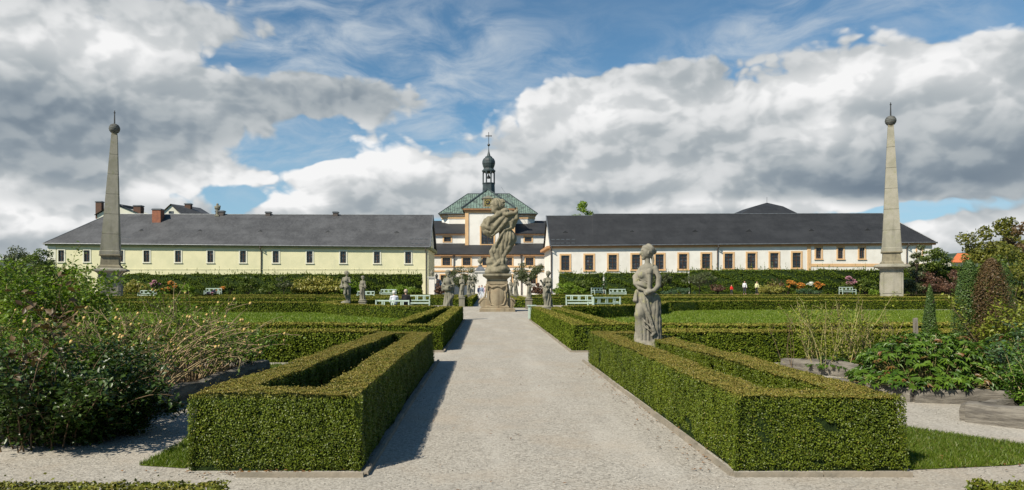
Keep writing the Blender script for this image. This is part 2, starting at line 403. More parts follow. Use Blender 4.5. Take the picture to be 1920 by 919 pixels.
def in_poly(x, y, poly):
    ins = np.zeros(len(x), bool); n = len(poly)
    for i in range(n):
        x0, y0 = poly[i]; x1, y1 = poly[(i+1) % n]
        c = ((y0 > y) != (y1 > y)) & (x < (x1-x0)*(y-y0)/((y1-y0) or 1e-9)+x0)
        ins ^= c
    return ins
def area(poly): return .5*sum(poly[i][0]*poly[(i+1) % len(poly)][1]-poly[(i+1) % len(poly)][0]*poly[i][1] for i in range(len(poly)))
def ccw(p): return p if area(p) > 0 else p[::-1]
def inset(poly, d):           # shrink a ccw polygon by d
    n = len(poly); out = []
    for i in range(n):
        p0, p1, p2 = (Vector(poly[i-1]), Vector(poly[i]), Vector(poly[(i+1) % n]))
        a = (p1-p0).normalized(); b = (p2-p1).normalized()
        na = Vector((-a.y, a.x)); nb = Vector((-b.y, b.x)); m = (na+nb)
        m = m/max(m.length_squared, .3)*2
        out.append((p1.x+m.x*d/1, p1.y+m.y*d/1) if m.length < 3 else (p1.x, p1.y))
    return out

HN = [0]
def hedge(label, outer, inner=None, h=.66, s=.03, dens=1.5, z0=0, leaf='hedge_leaf', name='box_hedge', cat='hedge', tips=1.0, group=None, sprig=0, lump=.032, cap=260000, batter=0.0):
    outer = ccw(outer); inner = ccw(inner) if inner else None
    Ps, Ns, Ts = [], [], []
    per = dens/(s*s*.5*.62)
    def total_area():
        a = abs(area(outer))-(abs(area(inner)) if inner else 0)
        for pl in (outer, inner or []):
            for i in range(len(pl)): a += math.dist(pl[i], pl[(i+1) % len(pl)])*h
        return a
    A = total_area()
    if A*per > cap: s2 = s*math.sqrt(A*per/cap); per = dens/(s2*s2*.5*.62); s = s2
    # top
    xs, ys = zip(*outer); n = int((max(xs)-min(xs))*(max(ys)-min(ys))*per)
    x = rng.uniform(min(xs), max(xs), n); y = rng.uniform(min(ys), max(ys), n)
    k = in_poly(x, y, inset(outer, batter) if batter else outer)
    if inner: k &= ~in_poly(x, y, inner)
    x, y = x[k], y[k]; n = len(x)
    P = np.stack([x, y, np.full(n, z0+h)], 1); P[:, 2] += lump*.75*wob(P, 1.3)+lump*.5*wob(P, 6, 3)-np.abs(rng.normal(0, s*.35, n))+(rng.uniform(0, 1, n) < .012)*rng.uniform(.01, .05, n)
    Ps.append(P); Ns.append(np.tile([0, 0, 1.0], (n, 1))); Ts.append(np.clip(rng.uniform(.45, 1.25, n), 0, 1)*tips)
    for pl, sg in ((outer, 1), (inner, -1)):
        if not pl: continue
        for i in range(len(pl)):
            a, b = np.array(pl[i]), np.array(pl[(i+1) % len(pl)]); L = np.linalg.norm(b-a)
            if L < 1e-6: continue
            n = int(L*h*per*1.05); u = rng.uniform(0, 1, n); z = rng.uniform(0, 1, n)
            nx, ny = sg*(b-a)[1]/L, -sg*(b-a)[0]/L
            q = a+(b-a)*u[:, None]
            P = np.stack([q[:, 0], q[:, 1], z0+z*h], 1)
            off = lump*.7*wob(P, 2.5, 2)+lump*.6*wob(P, 9, 5)-np.abs(rng.normal(0, max(s*.55, .018), n))
            gap = wob(P, 5.5, 7)+.35*wob(P, 17, 2) > 1.05      # thin spots
            off = off-(batter*z if sg > 0 else 0)-.045*gap-min(.035, h*.05)*np.clip((z-.9)/.1, 0, 1)**2-.03*np.clip((.1-z)/.1, 0, 1)+(rng.uniform(0, 1, n) < .006)*rng.uniform(.01, .05, n)
            kp = ~(gap & (rng.uniform(0, 1, n) < .6))
            P[:, 0] += nx*off; P[:, 1] += ny*off
            Ps.append(P[kp]); Ns.append(np.tile([nx, ny, .1], (kp.sum(), 1)))
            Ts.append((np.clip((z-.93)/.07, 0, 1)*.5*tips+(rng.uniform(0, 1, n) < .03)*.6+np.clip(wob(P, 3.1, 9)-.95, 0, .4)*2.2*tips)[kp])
    if sprig:
        n = int(sprig*abs(area(outer))**.5*6)
        x = rng.uniform(min(xs), max(xs), n); y = rng.uniform(min(ys), max(ys), n); k = in_poly(x, y, outer); x, y = x[k], y[k]; n = len(x)
        hh = rng.exponential(.28, n); m = 7
        t = np.tile(np.linspace(0, 1, m), n)
        lx = rng.normal(0, .12, n)
        P = np.stack([np.repeat(x, m)+np.repeat(lx, m)*t, np.repeat(y, m), z0+h+np.repeat(hh, m)*t], 1)
        Ps.append(P); Ns.append(rng.normal(0, 1, P.shape)); Ts.append(rng.uniform(0, .5, len(P)))
    P = np.concatenate(Ps); Nn = np.concatenate(Ns); T = np.concatenate(Ts)
    ins = min(.05, .02+s*.7)
    oi = inset(outer, ins); ii = inset(inner, -ins) if inner else None
    vs, fs = [], []
    def wallring(pl, tp=None):
        b = len(vs); n = len(pl)
        for p, p2 in zip(pl, tp or pl): vs.append((p[0], p[1], z0)); vs.append((p2[0], p2[1], z0+h-ins))
        for i in range(n): j = (i+1) % n; fs.append((b+2*i, b+2*j, b+2*j+1, b+2*i+1))
        return b
    wallring(oi, inset(outer, ins+batter) if batter else None)
    if inner:
        b0 = 0; b1 = wallring(ii)
        assert len(oi) == len(ii)
        n = len(oi)
        for i in range(n): j = (i+1) % n; fs.append((2*i+1, 2*j+1, b1+2*j+1, b1+2*i+1))
    else:                                                # strips: polygons come as two matching sides
        n = len(oi)
        for i in range(n//2-1): fs.append((2*i+1, 2*(i+1)+1, 2*(n-2-i)+1, 2*(n-1-i)+1))
    if leaf == 'hedge_leaf' and s > .03: leaf = 'hedge_leaf_far'
    o = leaf_mesh(name, P, Nn, s, [leaf, 'hedge_core'], tip=T, aspect=.62, spread=.75, fold=False, up=.3, extra=(np.array(vs, float), np.array(fs)))
    tag(o, label, cat, group)
    return o
def strip(pts, w):            # centreline -> polygon with matching sides
    pts = [Vector(p) for p in pts]; L, Rr = [], []
    for i, p in enumerate(pts):
        t = (pts[min(i+1, len(pts)-1)]-pts[max(i-1, 0)]).normalized(); nrm = Vector((-t.y, t.x))
        L.append(tuple(p+nrm*w/2)); Rr.append(tuple(p-nrm*w/2))
    return L+Rr[::-1]
def sheet(name, polys, z, m, kind='structure'):
    b = MB()
    for p in polys:
        p = ccw(p); b.add([(x, y, z) for x, y in p], [tuple(range(len(p)))])
    o = b.build(name, m, fix=False); tag(o, kind=kind); return o
def rect(x0, x1, y0, y1): return [(x0, y0), (x1, y0), (x1, y1), (x0, y1)]

# ------------------------------------------------------------------ ground
def gravel_extra(k, v, col, b):
    fine = k.new('ShaderNodeTexVoronoi'); k.put(fine.inputs['Vector'], v); fine.inputs['Scale'].default_value = 55
    s1 = k.new('ShaderNodeSeparateColor'); k.put(s1.inputs[0], fine.outputs['Color'])
    g = k.mix(s1.outputs[0], (.15, .137, .115, 1), (.45, .418, .36, 1))
    n = k.noise(v, 14, 6, .75)
    g = k.mix(k.smooth(n, .3, .7, 0, .75), g, (.355, .328, .28, 1))
    big = k.noise(v, .8, 6, .65)
    g = k.mix(k.smooth(big, .46, .66, 0, .42), g, (.33, .275, .21, 1))
    big2 = k.noise(v, 1.7, 5, .6)
    g = k.mix(k.smooth(big2, .50, .70, 0, .38), g, (.255, .24, .21, 1))
    wear = k.noise(k.vmath('MULTIPLY', v, (1.5, .22, 1)), 1.0, 5, .6)
    g = k.mix(k.smooth(wear, .45, .7, 0, .35), g, (.47, .44, .385, 1))
    spots = k.new('ShaderNodeTexVoronoi'); k.put(spots.inputs['Vector'], v); spots.inputs['Scale'].default_value = 5
    g = k.mix(k.smooth(spots.outputs['Distance'], .04, .07, .55, 0), g, (.12, .105, .08, 1))
    return g
M['gravel'] = mat('gravel', (.5, .5, .5), 1, .08, extra=gravel_extra, bump=.9, bscale=38, bdist=.012, coords='pos')
M['terrain'] = mat('terrain', (.10, .13, .04), 1, .05, .08, (.15, .15, .06), coords='pos')
M['lawn_base'] = mat('lawn_base', (.085, .125, .014), 1, .05, 1.3, (.125, .165, .022), bump=1, bscale=30, bdist=.03, coords='pos')
M['terrace_soil'] = mat('terrace_soil', (.06, .075, .02), 1, .05, 2, (.08, .05, .03), coords='pos')
tag(MB().box(-4000, 4000, -200, 5000, -.6, -.01).build('ground', 'terrain'), kind='structure')
sheet('gravel_path', [rect(-60, 60, -25, 106)], 0.0, 'gravel')
# courtyard of the hospital behind the gate
sheet('courtyard_paving', [rect(-14, 14, 106.01, 160)], .004, 'gravel')

def blades(name, polys, n_m2, hgt, wid, m, z=.01, kind='stuff', yellow=.1):
    Ps = []
    for pl in polys:
        xs, ys = zip(*pl); n = int((max(xs)-min(xs))*(max(ys)-min(ys))*n_m2)
        x = rng.uniform(min(xs), max(xs), n); y = rng.uniform(min(ys), max(ys), n); k = in_poly(x, y, pl)
        Ps.append(np.stack([x[k], y[k]], 1))
    P = np.concatenate(Ps); n = len(P)
    a = rng.uniform(0, 6.28, n); h = hgt*rng.uniform(.5, 1.3, n); w = wid*rng.uniform(.7, 1.3, n); ln = rng.normal(0, .5, (n, 2))*h[:, None]
    dx, dy = np.cos(a)*w/2, np.sin(a)*w/2; zz = np.full(n, z)
    V = np.stack([np.stack([P[:, 0]-dx, P[:, 1]-dy, zz], 1), np.stack([P[:, 0]+dx, P[:, 1]+dy, zz], 1),
                  np.stack([P[:, 0]+ln[:, 0]+dx*.2, P[:, 1]+ln[:, 1]+dy*.2, zz+h], 1), np.stack([P[:, 0]+ln[:, 0]-dx*.2, P[:, 1]+ln[:, 1]-dy*.2, zz+h], 1)], 1).reshape(-1, 3)
    Fq = np.arange(n*4).reshape(-1, 4)
    me = bpy.data.meshes.new(name); me.vertices.add(len(V)); me.vertices.foreach_set('co', V.astype(np.float32).ravel())
    me.loops.add(n*4); me.loops.foreach_set('vertex_index', Fq.astype(np.int32).ravel())
    me.polygons.add(n); me.polygons.foreach_set('loop_start', np.arange(0, n*4, 4, dtype=np.int32)); me.update(calc_edges=True)
    at = me.attributes.new('rnd', 'FLOAT', 'POINT'); at.data.foreach_set('value', np.repeat(rng.uniform(0, 1, n), 4).astype(np.float32))
    at = me.attributes.new('tip', 'FLOAT', 'POINT'); at.data.foreach_set('value', np.repeat((rng.uniform(0, 1, n) < yellow)*1.0, 4).astype(np.float32))
    return tag(link(name, me, m), kind=kind)
M['grass_leaf'] = leaf_mat('grass_leaf', (.05, .088, .010), (.12, .175, .022), tip=(.26, .24, .08), trans=.35, cscale=.9)
M['lawn_leaf'] = leaf_mat('lawn_leaf', (.075, .125, .012), (.15, .215, .022), tip=(.26, .27, .07), trans=.35, cscale=.5)

BED_L = (-2.6, -1.08); BED_R = (2.15, 3.67)       # the paired hedge beds either side of the main path
lawns = [rect(-44, -3.1, 18.6, 42.5), rect(4.2, 46, 18.6, 47)]
sheet('lawn', lawns, .004, 'lawn_base')
blades('lawn_grass', [rect(-30, -3.1, 24, 42.5), rect(4.2, 40, 24, 47)], 160, .07, .035, 'lawn_leaf', yellow=.12)
tri_r = [(3.72, 6.05), (3.74, 9.3), (4.1, 9.0), (4.7, 7.9), (5.35, 7.05), (5.7, 6.55), (4.7, 6.2)]
tri_l = [(-3.1, 6.2), (-2.65, 6.1), (-2.65, 13.5), (-4.1, 13.5), (-3.6, 10), (-3.25, 8), (-3.1, 7)]
strip_r = [(3.72, 9.3), (3.72, 13.4), (6.2, 14.2), (5.2, 13.2), (4.5, 11)]
strip_l = [(-2.65, 13.5), (-2.6, 14.1), (-7, 14.1), (-4.2, 13.2)]
sheet('grass_patch', [tri_r, tri_l, strip_r, strip_l], .006, 'lawn_base')
blades('grass', [tri_r, tri_l], 8000, .034, .008, 'grass_leaf')
blades('grass', [strip_r, strip_l], 2200, .05, .012, 'grass_leaf')

# loose stones and fallen leaves on the gravel
M['pebble'] = mat('pebble', (.40, .37, .32), .9, .2, 9, (.26, .24, .21), coords='pos')
M['dead_leaf'] = leaf_mat('dead_leaf', (.10, .055, .025), (.26, .13, .05), trans=.1)
n = 9000
px = rng.uniform(-4.5, 6, n); py = 3.6+9*rng.uniform(0, 1, n)**1.6
kk = ~(((px > -2.65) & (px < -1.0) & (py > 5.95)) | ((px > 2.1) & (px < 3.7) & (py > 5.95)))
leaf_mesh('loose_gravel', np.stack([px, py, np.full(n, .006)], 1)[kk], np.tile([0, 0, 1.], (kk.sum(), 1)), .014, 'pebble', aspect=.9, spread=.5)
tag(bpy.data.objects['loose_gravel'], kind='stuff')
n = 420
px = np.concatenate([rng.uniform(-1.0, 2.0, 80), rng.normal(-2.0, .35, 100), rng.normal(1.98, .09, 170), rng.uniform(3.7, 5.6, 70)])
py = np.concatenate([rng.uniform(4.2, 14, 80), rng.normal(5.93, .05, 100), rng.uniform(6, 14, 170), rng.uniform(6.0, 7.0, 70)])
leaf_mesh('fallen_leaves', np.stack([px, py, np.full(n, .018)], 1), np.tile([0, 0, 1.], (n, 1)), .035, 'dead_leaf', aspect=.55, spread=.25)
tag(bpy.data.objects['fallen_leaves'], kind='stuff')

# kerbs
def kerb(x0, x1, y0, y1, sides):
    b = MB(); w = .05; t = .045
    def run(ax, ay, bx, by):
        L = math.dist((ax, ay), (bx, by)); n = max(1, round(L/1.0)); 
        for i in range(n):
            f0, f1 = i/n, (i+1)/n-.006/L; j = random.uniform(-.008, .008); h = t+random.uniform(-.012, .012)
            p0 = (ax+(bx-ax)*f0, ay+(by-ay)*f0); p1 = (ax+(bx-ax)*f1, ay+(by-ay)*f1)
            if ax == bx: b.box(p0[0]-w/2+j, p0[0]+w/2+j, min(p0[1], p1[1]), max(p0[1], p1[1]), -.02, h, .006)
            else: b.box(min(p0[0], p1[0]), max(p0[0], p1[0]), p0[1]-w/2+j, p0[1]+w/2+j, -.02, h, .006)
    for sd_ in sides:
        if sd_ == 'f': run(x0, y0, x1, y0)
        if sd_ == 'l': run(x0, y0+.03, x0, y1)
        if sd_ == 'r': run(x1, y0+.03, x1, y1)
    tag(b.build('kerb', 'kerb'), kind='structure')
kerb(-2.1, -1.02, 5.84, 14.9, 'fr'); kerb(2.09, 3.6, 5.84, 14.9, 'fl'); kerb(-1.6, -1.02, 16.95, 33.5, 'fr'); kerb(2.09, 2.7, 16.95, 33.5, 'fl')

# ------------------------------------------------------------------ box hedges
def bed(side, y0, y1, s, label, leg=.5, cap=680000, tips=1.0):
    x0, x1 = BED_L if side == 'L' else BED_R
    t = (y1-y0)/1.0
    o = [(x0, y0), (x1, y0), (x1, y1), (x0+(.32 if side == 'L' else 0), y1)]
    if side == 'R': o = [(x0, y0), (x1, y0), (x1-.2, y1), (x0, y1)]
    i = [(o[0][0]+leg-.04, y0+leg*.92), (o[1][0]-leg+.04, y0+leg*.92), (o[2][0]-leg, y1-leg), (o[3][0]+leg-.04, y1-leg)]
    if side == 'L': i = [(-2.17, y0+.47), (-1.53, y0+.47), (-1.53, y1-.45), (-1.86, y1-.45)]
    return hedge(label, o, i, h=.66, s=s, dens=1.4, cap=cap, tips=tips, batter=.05)
bed('L', 6.0, 14.6, .0165, 'hollow clipped box hedge by the path, front of the row toward the yellow building')
bed('R', 6.0, 14.6, .0165, 'hollow clipped box hedge by the path holding the statue beside a stump')
bed('L', 17.3, 33.4, .040, 'second hollow box hedge beside the path on the yellow building side', cap=150000)
bed('R', 17.3, 33.4, .040, 'second hollow box hedge beside the path on the white building side', cap=150000)
bed('L', 56, 94, .11, 'far box hedge bed with three statues, yellow building side of the pedestal', cap=60000)
bed('R', 53, 94, .11, 'far box hedge bed beyond the pedestal on the white building side', cap=60000)
sheet('bed_dark_floor', [rect(-2.25, -1.45, 6.3, 14.3), rect(2.55, 3.3, 6.3, 14.3), rect(-2.25, -1.45, 17.6, 33.1), rect(2.55, 3.3, 17.6, 33.1), rect(-2.25, -1.45, 56.4, 93.5), rect(2.5, 3.3, 53.4, 93.5)], .008, 'soil')  # dark soil-coloured sheet added over the gravel so the hedge hollows look shaded
# low bits at the very front, across the cross path
hedge('low hedge top at the bottom corner under the rose bush', rect(-6.5, -1.25, 1.6, 3.42), h=.64, s=.021, dens=1.5, cap=200000, tips=.55)
hedge('low hedge corner at the bottom edge near the wooden bed edges', rect(2.42, 6.5, 1.6, 3.50), h=.64, s=.021, dens=1.5, cap=160000, tips=.4)
# cross hedges bounding the lawns
hedge('long straight box hedge behind the rose bush', strip([(-30, 15.05), (-18, 15.05), (-9, 15.05), (-2.36, 15.05)], .85)[:], h=.66, s=.04, cap=150000)
hedge('long straight box hedge behind the dry stalks and wooden stake', strip([(3.55, 15.05), (9, 15.05), (18, 15.05), (30, 15.05)], .85), h=.66, s=.04, cap=150000)
hedge('straight box hedge along the near edge of the lawn, yellow building side', strip([(-44, 17.75), (-30, 17.75), (-12, 17.75), (-2.66, 17.75)], .75), h=.66, s=.045, cap=110000)
hedge('straight box hedge along the near edge of the lawn, white building side', strip([(3.73, 17.75), (12, 17.75), (30, 17.75), (46, 17.75)], .75), h=.66, s=.045, cap=110000)
def arc(cx, cy, r, a0, a1, n): return [(cx+r*math.cos(R(a0+(a1-a0)*i/(n-1))), cy+r*math.sin(R(a0+(a1-a0)*i/(n-1)))) for i in range(n)]
hedge('curved box hedge round the plaza in front of the seated couple', strip([(-2.5, 33.9), (-4.2, 34.6), (-6.0, 36.2), (-8.0, 38.8), (-9.7, 42.2)], .75), h=.66, s=.07, cap=60000)
hedge('curved box hedge round the plaza in front of the two mint benches', strip([(3.9, 33.9), (5.2, 34.6), (7.6, 36.6), (9.8, 39.8), (11.2, 44)], .75), h=.66, s=.07, cap=60000)
hedge('long box hedge at the far edge of the lawn, yellow building side', strip([(-46, 43.6), (-30, 43.6), (-20, 43.4), (-10.1, 42.8)], .75), h=.66, s=.08, cap=60000)
hedge('long box hedge at the far edge of the lawn, white building side', strip([(11.6, 44.6), (14, 46.5), (22, 48.5), (34, 49.6), (50, 49.8)], .75), h=.66, s=.08, cap=60000)
hedge('inner curved box hedge behind the two statues near the couple', strip([(-10.2, 45), (-10.6, 48), (-10, 53), (-9, 56)], .7), h=.62, s=.09, cap=30000)
hedge('box hedge behind the empty bench by the couple', strip([(-14, 61), (-10, 61), (-6, 60.2), (-2.7, 59.6)], .8), h=.7, s=.1, cap=30000)
hedge('box hedge directly behind the mint benches, white building side', strip([(3.8, 60.2), (9, 60.8), (20, 61.5), (44, 62)], .8), h=.7, s=.1, cap=50000)
hedge('long low box hedge crossing before the yellow building, row behind the obelisk lawn', strip([(-62, 60.5), (-40, 60.5), (-25, 60.8), (-15, 61)], .8), h=.66, s=.1, cap=50000)
hedge('long low box hedge in front of the far obelisk pedestal by the trees', strip([(12, 70.5), (30, 70.5), (45, 70.2), (66, 70)], .8), h=.64, s=.11, cap=50000)
hedge('low box hedge row midway to the yellow building', strip([(-64, 73), (-40, 73), (-20, 73), (-3, 73)], .8), h=.64, s=.11, cap=50000)
hedge('low box hedge row next to the terrace before the white building', strip([(5, 84), (30, 84), (50, 83.5), (72, 83)], .8), h=.66, s=.12, cap=50000)
hedge('low box hedge row next to the terrace before the yellow building', strip([(-70, 84), (-45, 84), (-20, 84), (-3.2, 84)], .8), h=.66, s=.12, cap=50000)

# raised terrace strip under the tall hedges
t_ = MB(); t_.box(12, 75, 87, 105.5, 0, .6); t_.box(-75, -10, 87, 105.5, 0, .45)
tag(t_.build('terrace', 'terrace_soil'), kind='structure')
# tall clipped hedges
def tall(label, x0, x1, y, zt, z0=.45, s=.17, **kw):
    return hedge(label, rect(x0, x1, y, y+1.2), h=zt-z0, s=s, dens=1.7, z0=z0, leaf='tall_leaf', name='tall_hedge', tips=.35, sprig=kw.pop('sprig', 5), lump=.22, group='tall clipped hedges before the buildings', cap=90000, **kw)
YH = 97
tall('long tall clipped hedge in front of the yellow building', X(200, YH), X(790, YH), YH, Z(515, YH), sprig=8)
tall('first tall hedge block from the gate in front of the white building', X(1050, YH), X(1131, YH), YH, Z(514, YH), z0=.0)
tall('second tall hedge block before the white building, between two narrow gaps', X(1136, YH), X(1292, YH), YH, Z(513, YH))
tall('longest tall hedge before the white building reaching behind the obelisk', X(1297, YH), X(1655, YH), YH, Z(507, YH), sprig=8)
tall('tall hedge beyond the obelisk toward the orange roof', X(1690, YH), X(1860, YH), YH+2, Z(500, YH), sprig=3)
hedge('dark tall hedge closing the garden behind the rose bush', rect(-52, -34, 56, 57.5), h=Z(505, 56), s=.14, dens=1.7, leaf='tall_leaf', name='tall_hedge', tips=.2, sprig=3, lump=.15, cap=60000)

# distant wooded hills
def hills():
    xs = np.linspace(-4200, 4200, 240); rows = [1500, 1750, 2100, 2500, 3000]
    b = MB(); 
    for j, Y in enumerate(rows):
        base = [0, 30, 78, 112, 100][j]
        for x in xs:
            z = base*(1+.12*math.sin(x/610+j)+.07*math.sin(x/233+2*j)) + (8 if j > 1 else 0)*math.sin(x/37.+j*3)*.3+(x*.009*j/3)
            b.v.append((x, Y, z-1))
    n = len(xs)
    for j in range(len(rows)-1):
        for i in range(n-1): b.f.append((j*n+i, j*n+i+1, (j+1)*n+i+1, (j+1)*n+i)); b.mi.append(0)
    tag(b.build('hills', 'hill', smooth=True, fix=False), kind='structure')
M['hill'] = mat('hill', (.045, .065, .05), 1, 0, .012, (.075, .10, .075), coords='pos', nfac=(.4, .6))
hills()
# ------------------------------------------------------------------ buildings
def wall_panel(b, x0, x1, zb, zt, y, holes, depth=.28, dz=lambda x: 0, zt0=None):
    """front wall with real openings; holes = (xa, xb, za, zb)"""
    xs = sorted({x0, x1}|{h[0] for h in holes}|{h[1] for h in holes})
    for i in range(len(xs)-1):
        a, c = xs[i], xs[i+1]; hs = sorted([h for h in holes if h[0] <= a+1e-6 and h[1] >= c-1e-6], key=lambda h: h[2])
        z = None
        cuts = [(h[2], h[3]) for h in hs]; lo = [zb, zb]
        top = [zt+dz(a), zt+dz(c)]
        for ha, hb in cuts:
            b.quad((a, y, lo[0]), (c, y, lo[1]), (c, y, ha), (a, y, ha)); lo = [hb, hb]
        b.quad((a, y, lo[0]), (c, y, lo[1]), (c, y, top[1]), (a, y, top[0]))
    for h in holes:
        a, c, z0, z1 = h; d = y+depth
        b.quad((a, y, z0), (a, d, z0), (a, d, z1), (a, y, z1)); b.quad((c, y, z0), (c, y, z1), (c, d, z1), (c, d, z0))
        b.quad((a, y, z0), (c, y, z0), (c, d, z0), (a, d, z0)); b.quad((a, y, z1), (a, d, z1), (c, d, z1), (c, y, z1))
_win = {}
def window(parent, x, z, y, w, h, surround, sw=.2, cols=2, rows=4, sill=True, depth=.22):
    """centre x, sill z, front plane y"""
    key = (round(w, 2), round(h, 2), surround, cols, rows, sw)
    if key not in _win:
        b = MB()
        t = .06
        b.box(-w/2-sw, -w/2, -t, .02, -sw*.6, h+sw); b.box(w/2, w/2+sw, -t, .02, -sw*.6, h+sw)
        b.box(-w/2, w/2, -t, .02, h, h+sw); b.box(-w/2, w/2, -t, .02, -sw*.6, 0)
        if sill: b.box(-w/2-sw*1.25, w/2+sw*1.25, -.14, -.061, -sw*.9, -sw*.3)
        fr = b.build('window', surround, parent)
        s = MB(); d0, d1 = depth-.1, depth-.02; f = .07
        s.box(-w/2, -w/2+f, d0, d1, 0, h); s.box(w/2-f, w/2, d0, d1, 0, h); s.box(-w/2+f, w/2-f, d0, d1, 0, f); s.box(-w/2+f, w/2-f, d0, d1, h-f, h)
        for i in range(1, cols):
            xx = -w/2+w*i/cols; g = .045 if i*2 == cols else .018; s.box(xx-g, xx+g, d0-.01, d1, f, h-f)
        for j in range(1, rows):
            zz = h*j/rows; g = .04 if abs(j/rows-.66) < .18 else .018; s.box(-w/2+f, w/2-f, d0-.004, d1-.01, zz-g, zz+g)
        sa = s.build('sash', 'wood_brown', fr)
        p = MB(); p.quad((-w/2, depth-.03, 0), (w/2, depth-.03, 0), (w/2, depth-.03, h), (-w/2, depth-.03, h)); p.build('pane', 'glass', fr, fix=False)
        fr.location = (x, y, z); _win[key] = fr; return fr
    src = _win[key]; c = src.copy(); C.objects.link(c); c.parent = parent; c.location = (x, y, z)
    for ch in src.children:
        q = ch.copy(); C.objects.link(q); q.parent = c
    return c

def roof_face(b, pts): b.add(pts, [tuple(range(len(pts)))])
D = 112.0
# ---- yellow building
yb = thing('yellow_building', 'long pale yellow building with hipped grey slate roof and small cream framed windows', 'building')
xl, xr = X(90, D), X(803, D); W = 13.5
ez = lambda x: Z(460, D)+(Z(466.5, D)-Z(460, D))*(x-xl)/(xr-xl)
wxs = [115, 163, 226, 275, 334, 394.6, 455.7, 517.2, 580.6, 643.4, 706.8, 765.3]
ww, wh = 11/F*D, 21.5/F*D
wz = lambda x: Z(490.5, D)+(Z(494, D)-Z(490.5, D))*(x-xl)/(xr-xl)
holes = [(X(p, D)-ww/2, X(p, D)+ww/2, wz(X(p, D)), wz(X(p, D))+wh) for p in wxs]
b = MB(); wall_panel(b, xl, xr, -.5, 0, D, holes, dz=ez)
b.quad((xr, D, -.5), (xr, D+W, -.5), (xr, D+W, ez(xr)), (xr, D, ez(xr)))
b.quad((xl, D+W, -.5), (xr, D+W, -.5), (xr, D+W, ez(xr)), (xl, D+W, ez(xl)))
b.build('wall', 'plaster_yellow', yb, fix=False)
b = MB(); b.quad((xl, D, -.5), (xl, D+W, -.5), (xl, D+W, ez(xl)), (xl, D, ez(xl))); b.quad((xl-.05, D-.05, -.5), (xl+1.3, D-.05, -.5), (xl+1.3, D-.05, ez(xl)), (xl-.05, D-.05, ez(xl)))
b.build('corner_wall', 'plaster_cream', yb, fix=False)
for p in wxs: window(yb, X(p, D), wz(X(p, D)), D, ww, wh, 'plaster_cream', .2, 2, 3)
def sloped_bar(b, xa, xb, y0, y1, za, zb, h0, h1):      # bar following the eave line
    vs = [(xa, y0, za+h0), (xb, y0, zb+h0), (xb, y1, zb+h0), (xa, y1, za+h0), (xa, y0, za+h1), (xb, y0, zb+h1), (xb, y1, zb+h1), (xa, y1, za+h1)]
    b.add(vs, [(0, 3, 2, 1), (4, 5, 6, 7), (0, 1, 5, 4), (1, 2, 6, 5), (2, 3, 7, 6), (3, 0, 4, 7)])
b = MB(); sloped_bar(b, xl-.3, xr+.4, D-.32, D-.002, ez(xl), ez(xr), -.1, .28); sloped_bar(b, xl-.5, xr+.7, D-.45, D-.322, ez(xl), ez(xr), .12, .30)
sloped_bar(b, xr+.002, xr+.5, D+.0, D+W, ez(xr), ez(xr), -.15, .3)
b.build('cornice', 'cornice_olive', yb)
b = MB(); sloped_bar(b, xl+1.4, xr-.02, D-.05, D-.003, 0, 0, Z(503, D)-.25, Z(503, D)-.13); b.build('string_course', 'plaster_yellow', yb)
rz = Z(402, D+W/2); E = .5; lip = .3
A_ = (xl-E, D-E, ez(xl)+lip); B_ = (xr+.35, D-E, ez(xr)+lip); Cc = (xr+.35, D+W+E, ez(xr)+lip); Dd = (xl-E, D+W+E, ez(xl)+lip)
R0 = (X(205, D+W/2), D+W/2, Z(401.5, D+W/2)); R1 = (X(812, D+W/2), D+W/2, Z(403.5, D+W/2))
b = MB(); roof_face(b, [A_, B_, R1, R0]); roof_face(b, [Dd, R0, R1, Cc]); roof_face(b, [A_, R0, Dd])
b.build('roof', 'slate_grey', yb, fix=False)
b = MB(); roof_face(b, [(xr, D, ez(xr)), (xr, D+W, ez(xr)), (xr, D+W/2, R1[2]-.25)]); b.build('gable', 'plaster_cream', yb, fix=False)
b = MB()
b.tube([R0, R1], .09, 6); b.tube([A_, R0], .08, 6); b.tube([B_, R1], .1, 6); b.tube([R1, Cc], .1, 6); b.build('ridge_capping', 'gutter', yb)
b = MB(); b.tube([(A_[0], A_[1]-.07, A_[2]-.04), (B_[0], B_[1]-.07, B_[2]-.04)], .09, 8); b.build('gutter', 'gutter', yb)
for p in (490, 799):
    x = X(p, D); b = MB(); b.tube([(x, D-.56, ez(x)+.2), (x, D-.75, ez(x)-.1), (x, D-.12, ez(x)-.6), (x, D-.12, 0)], .085, 8); b.lathe([(.13, ez(x)+.02), (.16, ez(x)+.2)], x, D-.56, 8); b.build('downpipe', 'pipe', yb)
# roof vents and snow guards
def on_roof(px, f, A=A_, B=B_, RR0=R0, RR1=R1):
    u = px
    y0, y1 = A[1], RR0[1]; y = y0+(y1-y0)*f; x = X(px, y); t = (x-A[0])/(B[0]-A[0]); z = (A[2]+(B[2]-A[2])*t)*(1-f)+(RR0[2]+(RR1[2]-RR0[2])*t)*f
    return x, y, z
def vent(parent, px, f, m, **k):
    x, y, z = on_roof(px, f, **k); b = MB(); b.add([(x-.5, y-.1, z-.05), (x+.5, y-.1, z-.05), (x, y-.12, z+.32), (x, y+.6, z+.38)], [(0, 1, 2), (0, 2, 3), (1, 3, 2)])
    return b.build('roof_vent', m, parent, fix=False)
for p in (265, 375, 488, 615, 744): vent(yb, p, .42, 'slate_grey')
def guards(parent, pxs, fs, **k):
    for f in fs:
        for p in pxs:
            x, y, z = on_roof(p, f, **k); b = MB(); b.box(x-.28, x+.28, y-.03, y, z+.03, z+.13); b.build('snow_guard', 'gutter', parent)
guards(yb, (772, 781, 790, 799), (.08, .22)); guards(yb, (228, 235, 242), (.08, .2))
